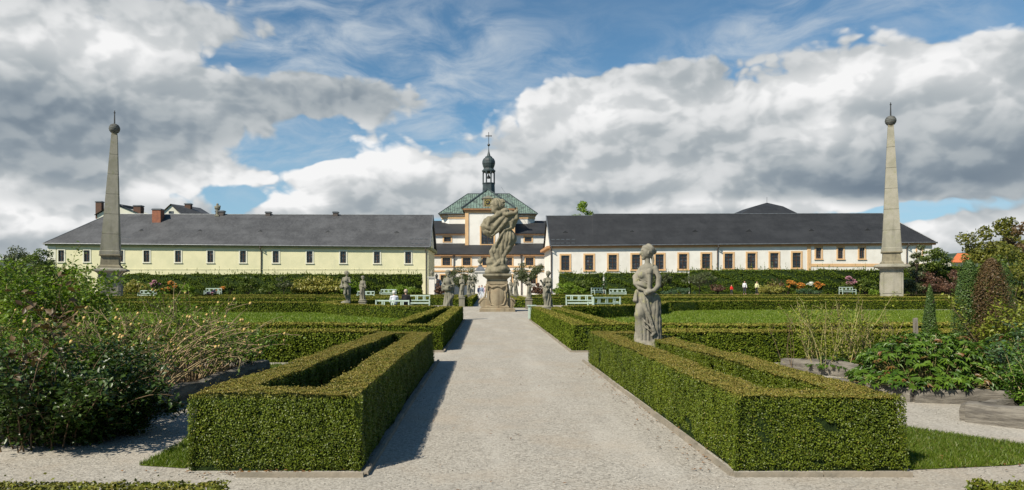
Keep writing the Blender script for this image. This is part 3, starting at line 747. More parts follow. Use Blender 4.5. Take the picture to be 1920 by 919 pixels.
# chimneys on this roof
def chimney(parent, px0, px1, pyb, pyt, y, m, cap=True, d=.9):
    b = MB(); x0, x1 = X(px0, y), X(px1, y); zb, zt = Z(pyb, y)-1.2, Z(pyt, y)
    b.box(x0, x1, y, y+d, zb, zt-.22); ch = b.build('chimney', m, parent)
    b = MB(); b.box(x0-.1, x1+.1, y-.1, y+d+.1, zt-.22, zt-.08); b.box(x0-.02, x1+.02, y-.02, y+d+.02, zt-.08, zt); b.build('chimney_cap', 'gutter' if cap else m, ch); return ch
chimney(yb, 285, 301, 408, 391, D+4.6, 'brick_orange', d=1.4)
for p in (502, 628.5): chimney(yb, p-4.5, p+4.5, 402, 396.5, D+W/2-.4, 'pipe')
chimney(yb, 404, 419, 402, 394.5, D+W/2-.4, 'pipe')
# ---- older house behind
ob = thing('house', 'cream gabled house with grey roof rising behind the yellow building', 'house', group=None)
Y2 = D+W+5
b = MB(); xa, xb, xm = X(303, Y2), X(338, Y2), X(321, Y2); zt, ze = Z(385, Y2), Z(402, Y2)
b.prism([(xa, -.2), (xb, -.2), (xb, ze), (xm, zt), (xa, ze)], Y2, Y2+.4)
b.box(xb-.01, X(395, Y2+5), Y2+4.6, Y2+5, -.2, Z(403, Y2+5)); b.build('gable', 'plaster_cream', ob)
b = MB(); roof_face(b, [(xm, Y2-.3, zt+.25), (xb+.5, Y2-.3, ze-.2), (X(400, Y2+4), Y2+4, Z(405, Y2+4)), (X(372, Y2+8), Y2+9, Z(390, Y2+9))])
roof_face(b, [(xm, Y2-.3, zt+.25), (X(372, Y2+8), Y2+9, Z(390, Y2+9)), (X(300, Y2+9), Y2+9, Z(402, Y2+9)), (xa-.5, Y2-.3, ze-.2)])
b.build('roof', 'slate_grey', ob, fix=False)
b = MB(); b.box(xm-.45, xm+.45, Y2-.05, Y2-.004, Z(401, Y2), Z(396, Y2)); b.build('attic_window', 'glass', ob)
chimney(ob, 346, 357, 400, 381, Y2+2, 'brick_red'); chimney(ob, 340, 347, 402, 394, Y2+1, 'pipe')
ob2 = thing('house', 'grey roofed house behind the yellow building with three brick chimneys around the obelisk', 'house')
b = MB(); Y3 = D+W+4; b.prism([(X(212, Y3), 0), (X(262, Y3), 0), (X(262, Y3), Z(401, Y3)), (X(214, Y3), Z(384, Y3)), (X(180, Y3), Z(402, Y3)), (X(180, Y3), 0)], Y3+.4, Y3+9); b.build('wall', 'plaster_cream', ob2)
b = MB(); xm = X(214, Y3); roof_face(b, [(xm, Y3, Z(386, Y3)+.5), (X(264, Y3), Y3, Z(401.5, Y3)), (X(268, Y3+9), Y3+9.4, Z(400, Y3+9)), (xm+1, Y3+9.4, Z(386, Y3)+.6)])
roof_face(b, [(xm, Y3, Z(386, Y3)+.5), (X(176, Y3), Y3, Z(403, Y3)), (X(180, Y3), Y3+9.4, Z(403, Y3)), (xm+1, Y3+9.4, Z(386, Y3)+.6)]); b.build('roof', 'slate_grey', ob2, fix=False)
chimney(ob2, 179, 190, 398, 377, Y3+.5, 'brick_red'); chimney(ob2, 220, 229.5, 398, 384, Y3+2, 'brick_red'); chimney(ob2, 250, 263.5, 402, 384.5, Y3+1, 'brick_red', d=1.3)

# ---- white building
wb = thing('white_building', 'long white building with dark slate roof and tall orange framed windows', 'building')
xl, xr = X(1034, D), X(1748, D)
ez = lambda x: Z(464.5, D)+(Z(458, D)-Z(464.5, D))*(x-xl)/(xr-xl)
big = [1060, 1104.7, 1148.9, 1192.7, 1236.9, 1280.8, 1324, 1366.4, 1409, 1451.8, 1493.7]; small = [1534.8, 1576, 1616]
bw, bh = 15.5/F*D, 28/F*D; s_w, s_h = 10/F*D, 20.5/F*D
bz = lambda x: Z(507, D)+(Z(502, D)-Z(507, D))*(x-X(1060, D))/(X(1494, D)-X(1060, D))
holes = [(X(p, D)-bw/2, X(p, D)+bw/2, bz(X(p, D)), bz(X(p, D))+bh) for p in big]+[(X(p, D)-s_w/2, X(p, D)+s_w/2, Z(485, D), Z(485, D)+s_h) for p in small]
b = MB(); wall_panel(b, xl, xr, -.5, 0, D, holes, dz=ez)
b.quad((xl, D, -.5), (xl, D+W, -.5), (xl, D+W, ez(xl)), (xl, D, ez(xl))); b.quad((xr, D, -.5), (xr, D+W, -.5), (xr, D+W, ez(xr)), (xr, D, ez(xr)))
b.quad((xl, D+W, -.5), (xr, D+W, -.5), (xr, D+W, ez(xr)), (xl, D+W, ez(xl)))
b.build('wall', 'plaster_white', wb, fix=False)
for p in big: window(wb, X(p, D), bz(X(p, D)), D, bw, bh, 'plaster_orange', .27, 2, 4)
for p in small: window(wb, X(p, D), Z(485, D), D, s_w, s_h, 'plaster_orange', .24, 2, 3)
b = MB(); x0, x1 = X(1717, D), X(1731, D); z0, z1 = Z(484, D), Z(462, D)
for a in ((x0, x0+.22, z0, z1), (x1-.22, x1, z0, z1), (x0+.22, x1-.22, z1-.22, z1), (x0+.22, x1-.22, z0, z0+.22)): b.box(a[0], a[1], D-.05, D-.003, a[2], a[3])
b.build('blind_window_frame', 'plaster_orange', wb)
b = MB(); b.box(X(1513.5, D), X(1520, D), D-.1, D-.003, 0, ez(X(1516, D))-.15); sloped_bar(b, X(1520.5, D), xr-.3, D-.06, D-.003, 0, 0, Z(500, D), Z(494.5, D))
b.build('orange_band', 'plaster_orange', wb)
b = MB(); sloped_bar(b, xl-.3, xr+.4, D-.32, D-.002, ez(xl), ez(xr), -.12, .22); sloped_bar(b, xl-.5, xr+.6, D-.45, D-.322, ez(xl), ez(xr), .1, .28)
sloped_bar(b, xl-.75, xl-.002, D-.0, D+W, ez(xl), ez(xl), -.12, .28)
b.build('cornice', 'cornice_brown', wb)
A2 = (xl-.25, D-E, ez(xl)+lip); B2 = (xr+E, D-E, ez(xr)+lip); C2 = (xr+E, D+W+E, ez(xr)+lip); D2 = (xl-.25, D+W+E, ez(xl)+lip)
S0 = (X(1028.5, D+W/2), D+W/2, Z(405, D+W/2)); S1 = (X(1655, D+W/2), D+W/2, Z(400.5, D+W/2)); Sm = (X(1110, D+W/2), D+W/2, Z(404.5, D+W/2)); Sn = (X(1112, D+W/2), D+W/2, Z(401.5, D+W/2))
b = MB(); S0 = (xl-.25, S0[1], S0[2])
bm_ = (X(1111, D-E), D-E, A2[2]+(B2[2]-A2[2])*(X(1111, D-E)-A2[0])/(B2[0]-A2[0]))
roof_face(b, [A2, bm_, Sm, S0]); roof_face(b, [bm_, B2, S1, Sn]); roof_face(b, [bm_, Sn, Sm]); roof_face(b, [D2, S0, S1, C2]); roof_face(b, [B2, C2, S1])
b.build('roof', 'slate_dark', wb, fix=False)
b = MB(); roof_face(b, [(xl, D, ez(xl)), (xl, D+W, ez(xl)), (xl, D+W/2, S0[2]-.3)]); b.build('gable', 'plaster_white', wb, fix=False)
b = MB(); b.tube([S0, Sm], .09, 6); b.tube([Sn, S1], .09, 6); b.tube([S1, B2], .08, 6); b.tube([A2, S0], .12, 6); b.build('ridge_capping', 'gutter', wb)
b = MB(); b.tube([(A2[0], A2[1]-.07, A2[2]-.04), (B2[0], B2[1]-.07, B2[2]-.04)], .09, 8); b.build('gutter', 'gutter', wb)
for p in (1033.2, 1345, 1699.5):
    x = X(p, D) if p > 1040 else xl-.05; b = MB(); b.tube([(x, D-.56, ez(x)+.2), (x, D-.75, ez(x)-.1), (x, D-.12, ez(x)-.6), (x, D-.12, 0)], .1, 8); b.lathe([(.14, ez(x)+.02), (.18, ez(x)+.2)], x, D-.56, 8); b.build('downpipe', 'pipe', wb)
kk_ = dict(A=A2, B=B2, RR0=S0, RR1=(S1[0], S1[1], S1[2]))
for p in (1060, 1185, 1303, 1404, 1521, 1626): vent(wb, p, .42, 'slate_dark', **kk_)
guards(wb, (1037, 1046, 1055, 1065, 1075), (.06, .18), **kk_)
# pavilion roof rising behind the ridge
b = MB(); yc = D+W/2+7; a0, a1 = X(1375, yc-7), X(1510, yc-7); hw = (a1-a0)/2; zc = Z(402, yc-7)-.6
ap = (X(1438, yc), yc, Z(380, yc))
base = [(a0, yc-7.5, zc), (a1, yc-7.5, zc), (a1, yc+8, zc), (a0, yc+8, zc)]
mid = [(X(1412, yc-2), yc-2.5, Z(387.5, yc-2)), (X(1466, yc-2), yc-2.5, Z(387.5, yc-2)), (X(1466, yc-2), yc+3, Z(387.5, yc-2)), (X(1412, yc-2), yc+3, Z(387.5, yc-2))]
for i in range(4): j = (i+1) % 4; roof_face(b, [base[i], base[j], mid[j], mid[i]]); roof_face(b, [mid[i], mid[j], ap])
pr = b.build('pavilion_roof', 'slate_dark', wb, fix=False)
b = MB(); b.tube([ap, (ap[0], ap[1], ap[2]+1.0)], .03, 5); b.build('finial', 'iron', pr)

# ---- church in the middle
ch = thing('church', 'white and orange baroque church with green copper roof, clock gable and slender belfry', 'church')
D1 = 130.0
x0, x1 = X(790, D1), X(1046, D1); ze = Z(478.5, D1)
lw = [837, 875, 912, 953, 993]; lww, lwh = 14.5/F*D1, 14/F*D1
low = [831.5, 870, 955, 1000]; dw, dh = 10/F*D1, 17/F*D1
holes = [(X(p, D1)-lww/2, X(p, D1)+lww/2, Z(497.5, D1), Z(497.5, D1)+lwh) for p in lw]
holes += [(X(p, D1)-dw/2, X(p, D1)+dw/2, Z(533, D1), Z(533, D1)+dh) for p in low]
b = MB(); wall_panel(b, x0, x1, -.5, ze, D1, holes); b.build('wing_wall', 'plaster_white', ch, fix=False)
for p in lw: window(ch, X(p, D1), Z(497.5, D1), D1, lww, lwh, 'plaster_orange', .26, 4, 4, sill=False)
for p in low: window(ch, X(p, D1), Z(533, D1), D1, dw, dh, 'plaster_orange', .24, 2, 4, sill=False)
b = MB()
for q in (500, 508.5): b.box(x0, x1, D1-.1, D1-.003, Z(q, D1)-.14, Z(q, D1)+.14)
b.build('string_course', 'plaster_orange', ch)
b = MB(); b.box(x0, x1, D1-.35, D1-.003, ze-.18, ze+.15); b.build('wing_cornice', 'cornice_brown', ch)
yt = D1+5.5; b = MB(); roof_face(b, [(x0, D1-.5, ze+.15), (x1, D1-.5, ze+.15), (x1, yt, Z(456.5, yt)), (x0, yt, Z(456.5, yt))]); b.build('wing_roof', 'slate_dark', ch, fix=False)
for p in (851, 977.5): x = X(p, D1); b = MB(); b.tube([(x, D1-.15, ze), (x, D1-.15, 0)], .1, 6); b.lathe([(.12, ze-.5), (.3, ze-.05)], x, D1-.25, 8); b.build('downpipe', 'pipe', ch)
# clerestory blocks
yc = yt+.02; x0, x1 = X(795, yc), X(1050, yc)
cw, chh = 13/F*yc, 8.5/F*yc
holes = [(X(p, yc)-cw/2, X(p, yc)+cw/2, Z(453.3, yc), Z(453.3, yc)+chh) for p in (839, 990.3)]
b = MB(); wall_panel(b, x0, x1, 0, Z(440, yc), yc, holes); b.build('clerestory_wall', 'plaster_white', ch, fix=False)
for p in (839, 990.3): window(ch, X(p, yc), Z(453.3, yc), yc, cw, chh, 'plaster_orange', .26, 4, 2, sill=False)
b = MB(); b.box(x0, x1, yc-.45, yc-.003, Z(441, yc), Z(438, yc)); b.build('clerestory_cornice', 'cornice_brown', ch)
yr = yc+7; b = MB(); roof_face(b, [(x0, yc-.6, Z(438.5, yc)), (x1, yc-.6, Z(438.5, yc)), (x1, yr, Z(414, yr)), (x0, yr, Z(414, yr))]); b.build('clerestory_roof', 'slate_dark', ch, fix=False)
# projecting centre bay
yb_ = yc-.9; x0, x1 = X(872.5, yb_), X(965, yb_); zc = Z(394, yb_)
wxc, wwc = X(914, yb_), 23/F*yb_; zb2, zt2 = Z(456, yb_)-.2, Z(427, yb_)
b = MB(); wall_panel(b, x0, x1, 3, zc, yb_, [(wxc-wwc/2, wxc+wwc/2, zb2, zt2)]); b.quad((x0, yb_, 3), (x0, yb_+16, 3), (x0, yb_+16, zc), (x0, yb_, zc)); b.quad((x1, yb_, 3), (x1, yb_+16, 3), (x1, yb_+16, zc), (x1, yb_, zc)); b.build('nave_wall', 'plaster_white', ch, fix=False)
window(ch, wxc, zb2, yb_, wwc, zt2-zb2, 'plaster_orange', .3, 6, 5, sill=False)
b = MB(); pw = .62
for a in ((x0-.05, x0+pw), (x1-pw, x1+.05)): b.box(a[0], a[1], yb_-.15, yb_-.003, 3, zc-.6)
b.box(x0-.1, x1+.1, yb_-.14, yb_-.003, zc-.6, zc-.25)
b.build('pilaster', 'plaster_orange', ch)
b = MB(); b.box(x0-.3, x1+.3, yb_-.35, yb_+.3, zc-.25, zc+.05); b.box(x0-.55, x1+.55, yb_-.6, yb_+.3, zc+.05, zc+.28); b.build('nave_cornice', 'cornice_brown', ch)
# main octagon body
ym = yb_+6; x0m, x1m = X(828, ym), X(1003, ym)
b = MB(); b.slab([(x0m, ym+1), (x0m+1.5, ym), (x1m-1.5, ym), (x1m, ym+1), (x1m, ym+13), (x0m, ym+13)], 5, Z(402.5, ym)); b.build('octagon_wall', 'plaster_white', ch)
b = MB(); b.slab([(x0m-.12, ym+.88), (x0m+1.4, ym-.12), (x1m-1.4, ym-.12), (x1m+.12, ym+.88), (x1m+.12, ym+13), (x0m-.12, ym+13)], Z(410, ym), Z(406, ym)); b.slab([(x0m-.3, ym+.7), (x0m+1.3, ym-.3), (x1m-1.3, ym-.3), (x1m+.3, ym+.7), (x1m+.3, ym+13), (x0m-.3, ym+13)], Z(403.8, ym), Z(400.9, ym)); b.build('octagon_cornice', 'plaster_orange', ch)
ze = Z(401, ym); e0, e1 = X(822, ym), X(1008, ym); yk = ym+6
r0, r1 = X(877, yk), X(955, yk); zr = Z(363.5, yk)
b = MB(); roof_face(b, [(e0, ym-.4, ze), (e1, ym-.4, ze), (r1, yk, zr), (r0, yk, zr)]); roof_face(b, [(e0, ym-.4, ze), (r0, yk, zr), (e0, ym+13.5, ze)]); roof_face(b, [(e1, ym-.4, ze), (e1, ym+13.5, ze), (r1, yk, zr)]); roof_face(b, [(e0, ym+13.5, ze), (r0, yk, zr), (r1, yk, zr), (e1, ym+13.5, ze)])
b.build('copper_roof', 'copper', ch, fix=False)
b = MB(); b.tube([(e0, ym-.45, ze-.05), (e1, ym-.45, ze-.05)], .14, 6); b.tube([(e0, ym-.4, ze), (r0, yk, zr)], .1, 5); b.tube([(e1, ym-.4, ze), (r1, yk, zr)], .1, 5); b.tube([(r0, yk, zr), (r1, yk, zr)], .1, 5)
for i in range(46):                                      # standing seams
    t = (i+.5)/46; xb_ = e0+(e1-e0)*t; f = min(1, min(t*(e1-e0)/(r0-e0), (1-t)*(e1-e0)/(e1-r1)))
    b.tube([(xb_, ym-.4, ze+.02), (xb_, ym-.4+(yk-ym+.4)*f, ze+(zr-ze)*f+.02)], .035, 4, cap=False)
b.build('roof_seams', 'copper_dark', ch)
# front gable roof
g0, g1 = X(866, yb_), X(966, yb_); za_ = Z(355, yb_+5)
b = MB(); ax = X(914.5, yb_+5); zb3 = zc+.28
roof_face(b, [(g0, yb_-.65, zb3), (g1, yb_-.65, zb3), (ax, yb_+5, za_)]); roof_face(b, [(g0, yb_-.65, zb3), (ax, yb_+5, za_), (ax, yk+1, za_), (g0, yk+1, zb3)]); roof_face(b, [(g1, yb_-.65, zb3), (g1, yk+1, zb3), (ax, yk+1, za_), (ax, yb_+5, za_)])
b.build('gable_roof', 'copper', ch, fix=False)
b = MB(); b.tube([(g0, yb_-.65, zb3+.04), (ax, yb_+5, za_+.04)], .2, 5); b.tube([(g1, yb_-.65, zb3+.04), (ax, yb_+5, za_+.04)], .2, 5)
for i in range(1, 18):
    t = i/18; xb_ = g0+(g1-g0)*t; f = 1-abs(2*t-1); b.tube([(xb_, yb_-.65, zb3+.03), (xb_+(ax-xb_)*0, yb_-.65+5.65*f, zb3+(za_-zb3)*f+.03)], .035, 4, cap=False)
b.build('roof_seams', 'copper_dark', ch)
# clock
ck = MB(); yq = yb_-.2; q0, q1, qz0, qz1 = X(905.5, yq), X(924.5, yq), Z(388.5, yq), Z(372, yq)
ck.box(q0, q1, yq, yq+5, qz0, qz1); ck.prism([(q0-.25, qz1), (q1+.25, qz1), ((q0+q1)/2, Z(366.5, yq))], yq-.15, yq+4.4); ck.box(q0-.12, q1+.12, yq-.12, yq-.003, qz0-.15, qz0+.15)
ck_o = ck.build('clock_dormer', 'stone_obelisk', ch)
cx_, cz_ = (q0+q1)/2, (qz0+qz1)/2
b = MB(); b.box(cx_-.72, cx_+.72, yq-.06, yq-.004, cz_-.72, cz_+.72); face = b.build('clock_face', 'clock_face', ck_o)
b = MB()
for i in range(12):
    a = i*math.pi/6; px_, pz_ = cx_+.52*math.sin(a), cz_+.52*math.cos(a); b.box(px_-.07, px_+.07, yq-.1, yq-.065, pz_-.1, pz_+.1)
b.box(cx_-.04, cx_+.04, yq-.12, yq-.062, cz_-.1, cz_+.42); b.box(cx_-.32, cx_+.05, yq-.125, yq-.07, cz_-.04, cz_+.04)
for s1 in (-1, 1):
    b.box(cx_+s1*.66-.03, cx_+s1*.66+.03, yq-.1, yq-.062, cz_-.69, cz_+.69); b.box(cx_-.63, cx_+.63, yq-.1, yq-.063, cz_+s1*.66-.03, cz_+s1*.66+.03)
b.build('numerals_and_hands', 'gold', ck_o)
# belfry
yv = yk-.2; tx = X(916.3, yv); P8 = math.pi/8
pxm = yv/F
b = MB(); b.lathe([(13*pxm, Z(372, yv)), (12*pxm, Z(346, yv)), (12.8*pxm, Z(345, yv)), (12.8*pxm, Z(343.6, yv))], tx, yv, 8, P8); tw = b.build('belfry', 'copper_dark', ch)
b = MB(); zA, zB = Z(343.6, yv), Z(322, yv); rr = 11.2*pxm
for i in range(8):
    a = P8+i*math.pi/4; b.tube([(tx+rr*math.cos(a), yv+rr*math.sin(a), zA), (tx+rr*math.cos(a), yv+rr*math.sin(a), zB)], .17, 6)
    a2 = a+math.pi/4; p0 = Vector((rr*math.cos(a), rr*math.sin(a), 0)); p1 = Vector((rr*math.cos(a2), rr*math.sin(a2), 0))
    for kx in range(6):                               # arch spandrels
        u0, u1 = kx/6, (kx+1)/6; zz = [zB-.75+.65*math.sin(math.pi*u) for u in (u0, u1)]
        q = [p0.lerp(p1, u) for u in (u0, u1)]
        for sc_ in (1.0,): b.add([(tx+q[0].x, yv+q[0].y, zz[0]), (tx+q[1].x, yv+q[1].y, zz[1]), (tx+q[1].x, yv+q[1].y, zB), (tx+q[0].x, yv+q[0].y, zB)], [(0, 1, 2, 3)])
b.build('lantern', 'copper_dark', tw, fix=False)
b = MB(); b.lathe([(.06, zB-.1), (.1, zB-.7), (.28, zB-1.0), (.4, zB-1.45), (.1, zB-1.47)], tx, yv, 14); b.build('bell', 'iron', tw, smooth=True)
b = MB(); prof = [(11.6, 323), (12.6, 322), (12.8, 320), (11, 318.6), (10, 317.5), (9.2, 316), (10.8, 312), (12.2, 307), (12, 302), (10, 298), (6.6, 295.6), (6.8, 294.4), (4, 293), (3.2, 291.5), (2.2, 288), (1.2, 284), (.6, 280)]
b.lathe([(r_*pxm, Z(p, yv)) for r_, p in prof], tx, yv, 16, P8, 1, 1); b.build('onion_dome', 'copper_dark', tw)
b = MB(); b.tube([(tx, yv, Z(282, yv)), (tx, yv, Z(248, yv))], .07, 6); b.lathe([(.02, Z(274.6, yv)), (.2, Z(274, yv)), (.3, Z(272, yv)), (.2, Z(270, yv)), (.02, Z(269.4, yv))], tx, yv, 12); b.box(tx-.58, tx+.58, yv-.06, yv+.06, Z(255, yv)-.08, Z(255, yv)+.08)
for dx, dz in ((-.58, 0), (.58, 0), (0, 1)):
    b.lathe([(.02, Z(255, yv)-.12), (.13, Z(255, yv)), (.02, Z(255, yv)+.12)], tx+dx, yv, 6) if dz == 0 else None
b.build('cross', 'iron', tw)
b = MB(); b.tube([(X(940, yv), yv, Z(351, yv)), (X(960, yb_), yb_+1, Z(379, yb_))], .035, 4); b.build('lightning_wire', 'gutter', ch)

# ---- gate pillars, walls and lamp in the courtyard opening
def urn(b, x, y, z, s):
    b.lathe([(.02*s, z), (.28*s, z+.02*s), (.3*s, z+.1*s), (.1*s, z+.2*s), (.12*s, z+.32*s), (.34*s, z+.55*s), (.40*s, z+.8*s), (.30*s, z+.98*s), (.14*s, z+1.05*s), (.16*s, z+1.2*s), (.02*s, z+1.32*s)], x, y, 14)
def pillar(label, px0, px1, pyt, y, urn_s=0, roof=False, group=None):
    t = thing('gate_pillar', label, 'pillar', group=group); x0, x1 = X(px0, y), X(px1, y); zt = Z(pyt, y); d = x1-x0
    b = MB(); b.box(x0, x1, y, y+min(d, 3), 0, zt); b.box(x0-.08, x1+.08, y-.08, y+min(d, 3)+.08, 0, .4); b.build('shaft', 'plaster_white', t)
    b = MB(); b.box(x0-.12, x1+.12, y-.12, y+min(d, 3)+.12, zt, zt+.14); b.box(x0-.2, x1+.2, y-.2, y+min(d, 3)+.2, zt+.14, zt+.24); b.build('cornice', 'plaster_white', t)
    if roof:
        b = MB(); m_ = (x0+x1)/2; b.lathe([((x1-x0)*.78, zt+.24), ((x1-x0)*.72, zt+.3), (.45, zt+1.0), (.3, zt+1.05)], m_, y+min(d, 3)/2, 4, math.pi/4); b.build('cap', 'gutter', t)
        b = MB(); urn(b, m_, y+min(d, 3)/2, zt+1.05, 1.1); b.build('urn', 'stone_grey', t, smooth=True)
    elif urn_s:
        b = MB(); urn(b, (x0+x1)/2, y+min(d, 3)/2, zt+.24, urn_s); b.build('urn', 'stone_grey', t, smooth=True)
YG = 106.5
pillar('big white gate pier with grey pyramid cap and stone urn beside the pedestal', 890, 911, 511.5, YG, roof=True)
pillar('big white gate pier hidden mostly by the main pedestal, white building side', 938, 958, 511.5, YG, roof=True)
pillar('short white pillar with urn against the yellow building corner', 804, 814.5, 522, YG, .8)
pillar('short white pillar beside the red shrubs near the white building', 997, 1003.5, 535, YG)
lamp = thing('street_lamp', 'black wrought iron lantern lamp by the yellow building corner', 'lamp'); xL = X(818.5, YG)
b = MB(); b.tube([(xL, YG, 0), (xL, YG, Z(524, YG))], [.07, .04], 8); b.lathe([(.12, 0), (.1, .5), (.05, .6)], xL, YG, 8); b.build('pole', 'iron', lamp)
zL = Z(523, YG); b = MB(); b.lathe([(.05, zL-.05), (.14, zL), (.24, zL+.45), (.28, zL+.47), (.1, zL+.7), (.03, zL+.85)], xL, YG, 6); b.build('lantern', 'iron', lamp)
M['greenhouse'] = mat('greenhouse', (.22, .27, .31), .2, .6, 1, (.18, .22, .25))
gw = thing('cellar_glass_roof', 'slanting blue grey glass roof behind the short pillar and lamp', 'glass roof')
b = MB(); y = 115; roof_face(b, [(X(816, y), y, Z(545, y)), (X(834, y), y, Z(545, y)), (X(824, y), y+3, Z(524, y)), (X(816, y), y+3, Z(522, y))]); roof_face(b, [(X(834, y), y, Z(545, y)), (X(834, y), y+6, Z(545, y)), (X(824, y), y+3, Z(524, y))]); b.build('pane', 'greenhouse', gw, fix=False)
# orange roofed house far right
oh = thing('house', 'small house with bright orange tiled roof beyond the garden trees', 'house'); y = 118
M['tile_orange'] = mat('tile_orange', (.56, .155, .055), .8, .2, 2, (.46, .13, .05), bump=.2)
b = MB(); b.box(X(1790, y), X(1850, y), y+.5, y+9, 0, Z(492, y)); b.build('wall', 'plaster_cream', oh)
b = MB(); roof_face(b, [(X(1782, y), y, Z(492, y)), (X(1855, y), y, Z(492, y)), (X(1838, y+5), y+5, Z(475, y+5)), (X(1795, y+5), y+5, Z(475, y+5))]); roof_face(b, [(X(1782, y), y, Z(492, y)), (X(1795, y+5), y+5, Z(475, y+5)), (X(1782, y+10), y+10, Z(492, y))]); b.build('roof', 'tile_orange', oh, fix=False)

# ------------------------------------------------------------------ obelisks
def obelisk(label, cx, Y, pyb, pys, lean, turn):
    """pys: slab top, moulding, shaft base, shaft top, ball, rod tip (photo rows)"""
    t = thing('obelisk', label, 'obelisk'); z = lambda p: Z(p, Y); cxw = X(cx, Y); k = Y/F; s2 = math.sqrt(2); A = math.pi/4
    slab, mo, sb, st, ball, rod = pys
    t.location = (cxw, Y, 0); t.rotation_euler = (0, 0, turn)
    L = lambda b, prof: b.lathe([(r_*k*s2, zz) for r_, zz in prof], 0, 0, 4, A)
    b = MB(); L(b, [(20, 0), (20, .5), (18.3, .6), (18.3, z(slab+10)), (19.2, z(slab+9)), (19.2, z(slab+7))])
    pe = b.build('pedestal', 'stone_obelisk', t)
    b = MB(); h0, h1 = .9, z(slab+12)
    for r_ in range(4):
        a = r_*math.pi/2; w = 15.2*k; fr = []
        for (u0, u1, v0, v1) in ((-w, w, h1-.12, h1), (-w, w, h0, h0+.12), (-w, -w+.12, h0+.12, h1-.12), (w-.12, w, h0+.12, h1-.12)):
            vs = []
            for (u, d, v) in ((u0, 0, v0), (u1, 0, v0), (u1, 0, v1), (u0, 0, v1), (u0, .05, v0), (u1, .05, v0), (u1, .05, v1), (u0, .05, v1)):
                yy = -(18.3*k+.002+d); vs.append((u*math.cos(a)-yy*math.sin(a), u*math.sin(a)+yy*math.cos(a), v))
            b.add(vs, [(0, 1, 2, 3), (4, 7, 6, 5), (0, 4, 5, 1), (1, 5, 6, 2), (2, 6, 7, 3), (3, 7, 4, 0)])
    b.build('panel_frame', 'stone_obelisk', pe)
    b = MB(); L(b, [(20.5, z(slab+7)), (23, z(slab+5)), (28.8, z(slab+3.4)), (28.8, z(slab+1)), (28, z(slab)), (19, z(slab-2.5))]); b.build('slab', 'stone_obelisk', t)
    b = MB(); L(b, [(19, z(slab-2.5)), (18.6, z(slab-5)), (15.6, z(slab-8)), (14.4, z(mo+3)), (15, z(mo+1)), (17.4, z(mo)), (17.4, z(mo-1.5)), (16.6, z(mo-2.4))]); b.build('base_moulding', 'stone_old', t)
    n = 6; b = MB(); l2 = Vector((lean, 0)); z0s, z1s = z(mo-2.4), z(st)
    for i in range(n):
        f0, f1 = i/n, (i+1)/n; r0, r1 = 15.8-(15.8-5.0)*f0, 15.8-(15.8-5.0)*f1
        if i == 0: prof = [(16.8, z0s), (16.8, z0s+.35), (15.8, z0s+.42), (r1, z0s+(z1s-z0s)*f1-.03), (r1-.7, z0s+(z1s-z0s)*f1)]
        else: prof = [(r0-.7, z0s+(z1s-z0s)*f0), (r0-.05, z0s+(z1s-z0s)*f0+.05), (r1, z0s+(z1s-z0s)*f1-.03), (r1-.7, z0s+(z1s-z0s)*f1)]
        L(b, prof)
    b.v = [(x+lean*(zz-z0s)/(z1s-z0s), y, zz) for x, y, zz in b.v]
    b.build('shaft', 'stone_obelisk', t)
    b = MB(); b.lathe([(4.9*k*s2, z1s), (6.4*k, z1s+.08), (6.6*k, z1s+.2), (4.5*k, z1s+.28)], lean, 0, 4, A)
    b.lathe([(4.2*k, z1s+.28), (3.5*k, z1s+.5)], lean, 0, 12); b.build('collar', 'stone_old', t)
    b = MB(); zc, rb = z(ball), 9.6*k; b.lathe([(max(.01, rb*math.sin(math.pi*i/14)), zc-rb*math.cos(math.pi*i/14)) for i in range(15)], lean, 0, 20); bo = b.build('ball', 'ball', t, smooth=True)
    b = MB()
    for i in range(5):
        a = math.pi*(.25+.5*i/4); b.lathe([(rb*math.sin(a)-.01, zc-rb*math.cos(a)-.03), (rb*math.sin(a)+.02, zc-rb*math.cos(a)), (rb*math.sin(a)-.01, zc-rb*math.cos(a)+.03)], lean, 0, 20)
    b.build('dial_lines', 'pipe', bo)
    b = MB(); b.tube([(lean, 0, zc+rb-.1), (lean*1.03, 0, z(rod))], [.09, .05], 6); b.lathe([(.02, z(rod+4)-.1), (.12, z(rod+4)), (.02, z(rod+4)+.1)], lean*1.02, 0, 6); b.build('rod', 'iron', t)
obelisk('tall weathered stone obelisk with ball finial before the yellow building', 207.5, 77, 563, (505, 480, 0, 253, 241, 207), .38, R(21))
obelisk('tall pale stone obelisk with ball finial on panelled pedestal, orange roof side', 1671.5, 77, 563, (497.5, 474, 0, 238, 226.5, 192), -.08, R(-28))

# ------------------------------------------------------------------ benches
def make_bench():
    t = thing('garden_bench', 'x', 'bench'); w = 2.0
    b = MB()
    for y in (-.42, -.30, -.18, -.06): b.box(-w/2, w/2, y, y+.1, .42, .455)
    b.build('seat', 'mint', t)
    b = MB(); b.box(-w/2, w/2, .13, .18, .90, .99); b.box(-w/2, w/2, .13, .17, .56, .63); b.build('backrest', 'mint', t)
    for x in (-.62, -.5, -.06, .06, .5, .62):
        b = MB(); b.box(x-.035, x+.035, .135, .165, .631, .899); b.build('slat', 'mint', t)
    for sx in (-1, 1):
        b = MB(); b.box(sx*(w/2-.03)-.03, sx*(w/2-.03)+.03, -.48, .12, .64, .69); b.build('armrest', 'mint', t)
        for (y, z) in ((-.44, .639), (.181, 1.0)):
            b = MB(); b.box(sx*(w/2-.03)-.032, sx*(w/2-.03)+.032, y-.03, y+.04, 0, z); b.build('leg', 'mint', t)
    b = MB(); b.box(-w/2+.08, w/2-.08, -.41, -.36, .34, .419); b.box(-w/2+.08, w/2-.08, .06, .11, .34, .419); b.build('rail', 'mint', t)
    return t
bench0 = make_bench(); bn = [0]
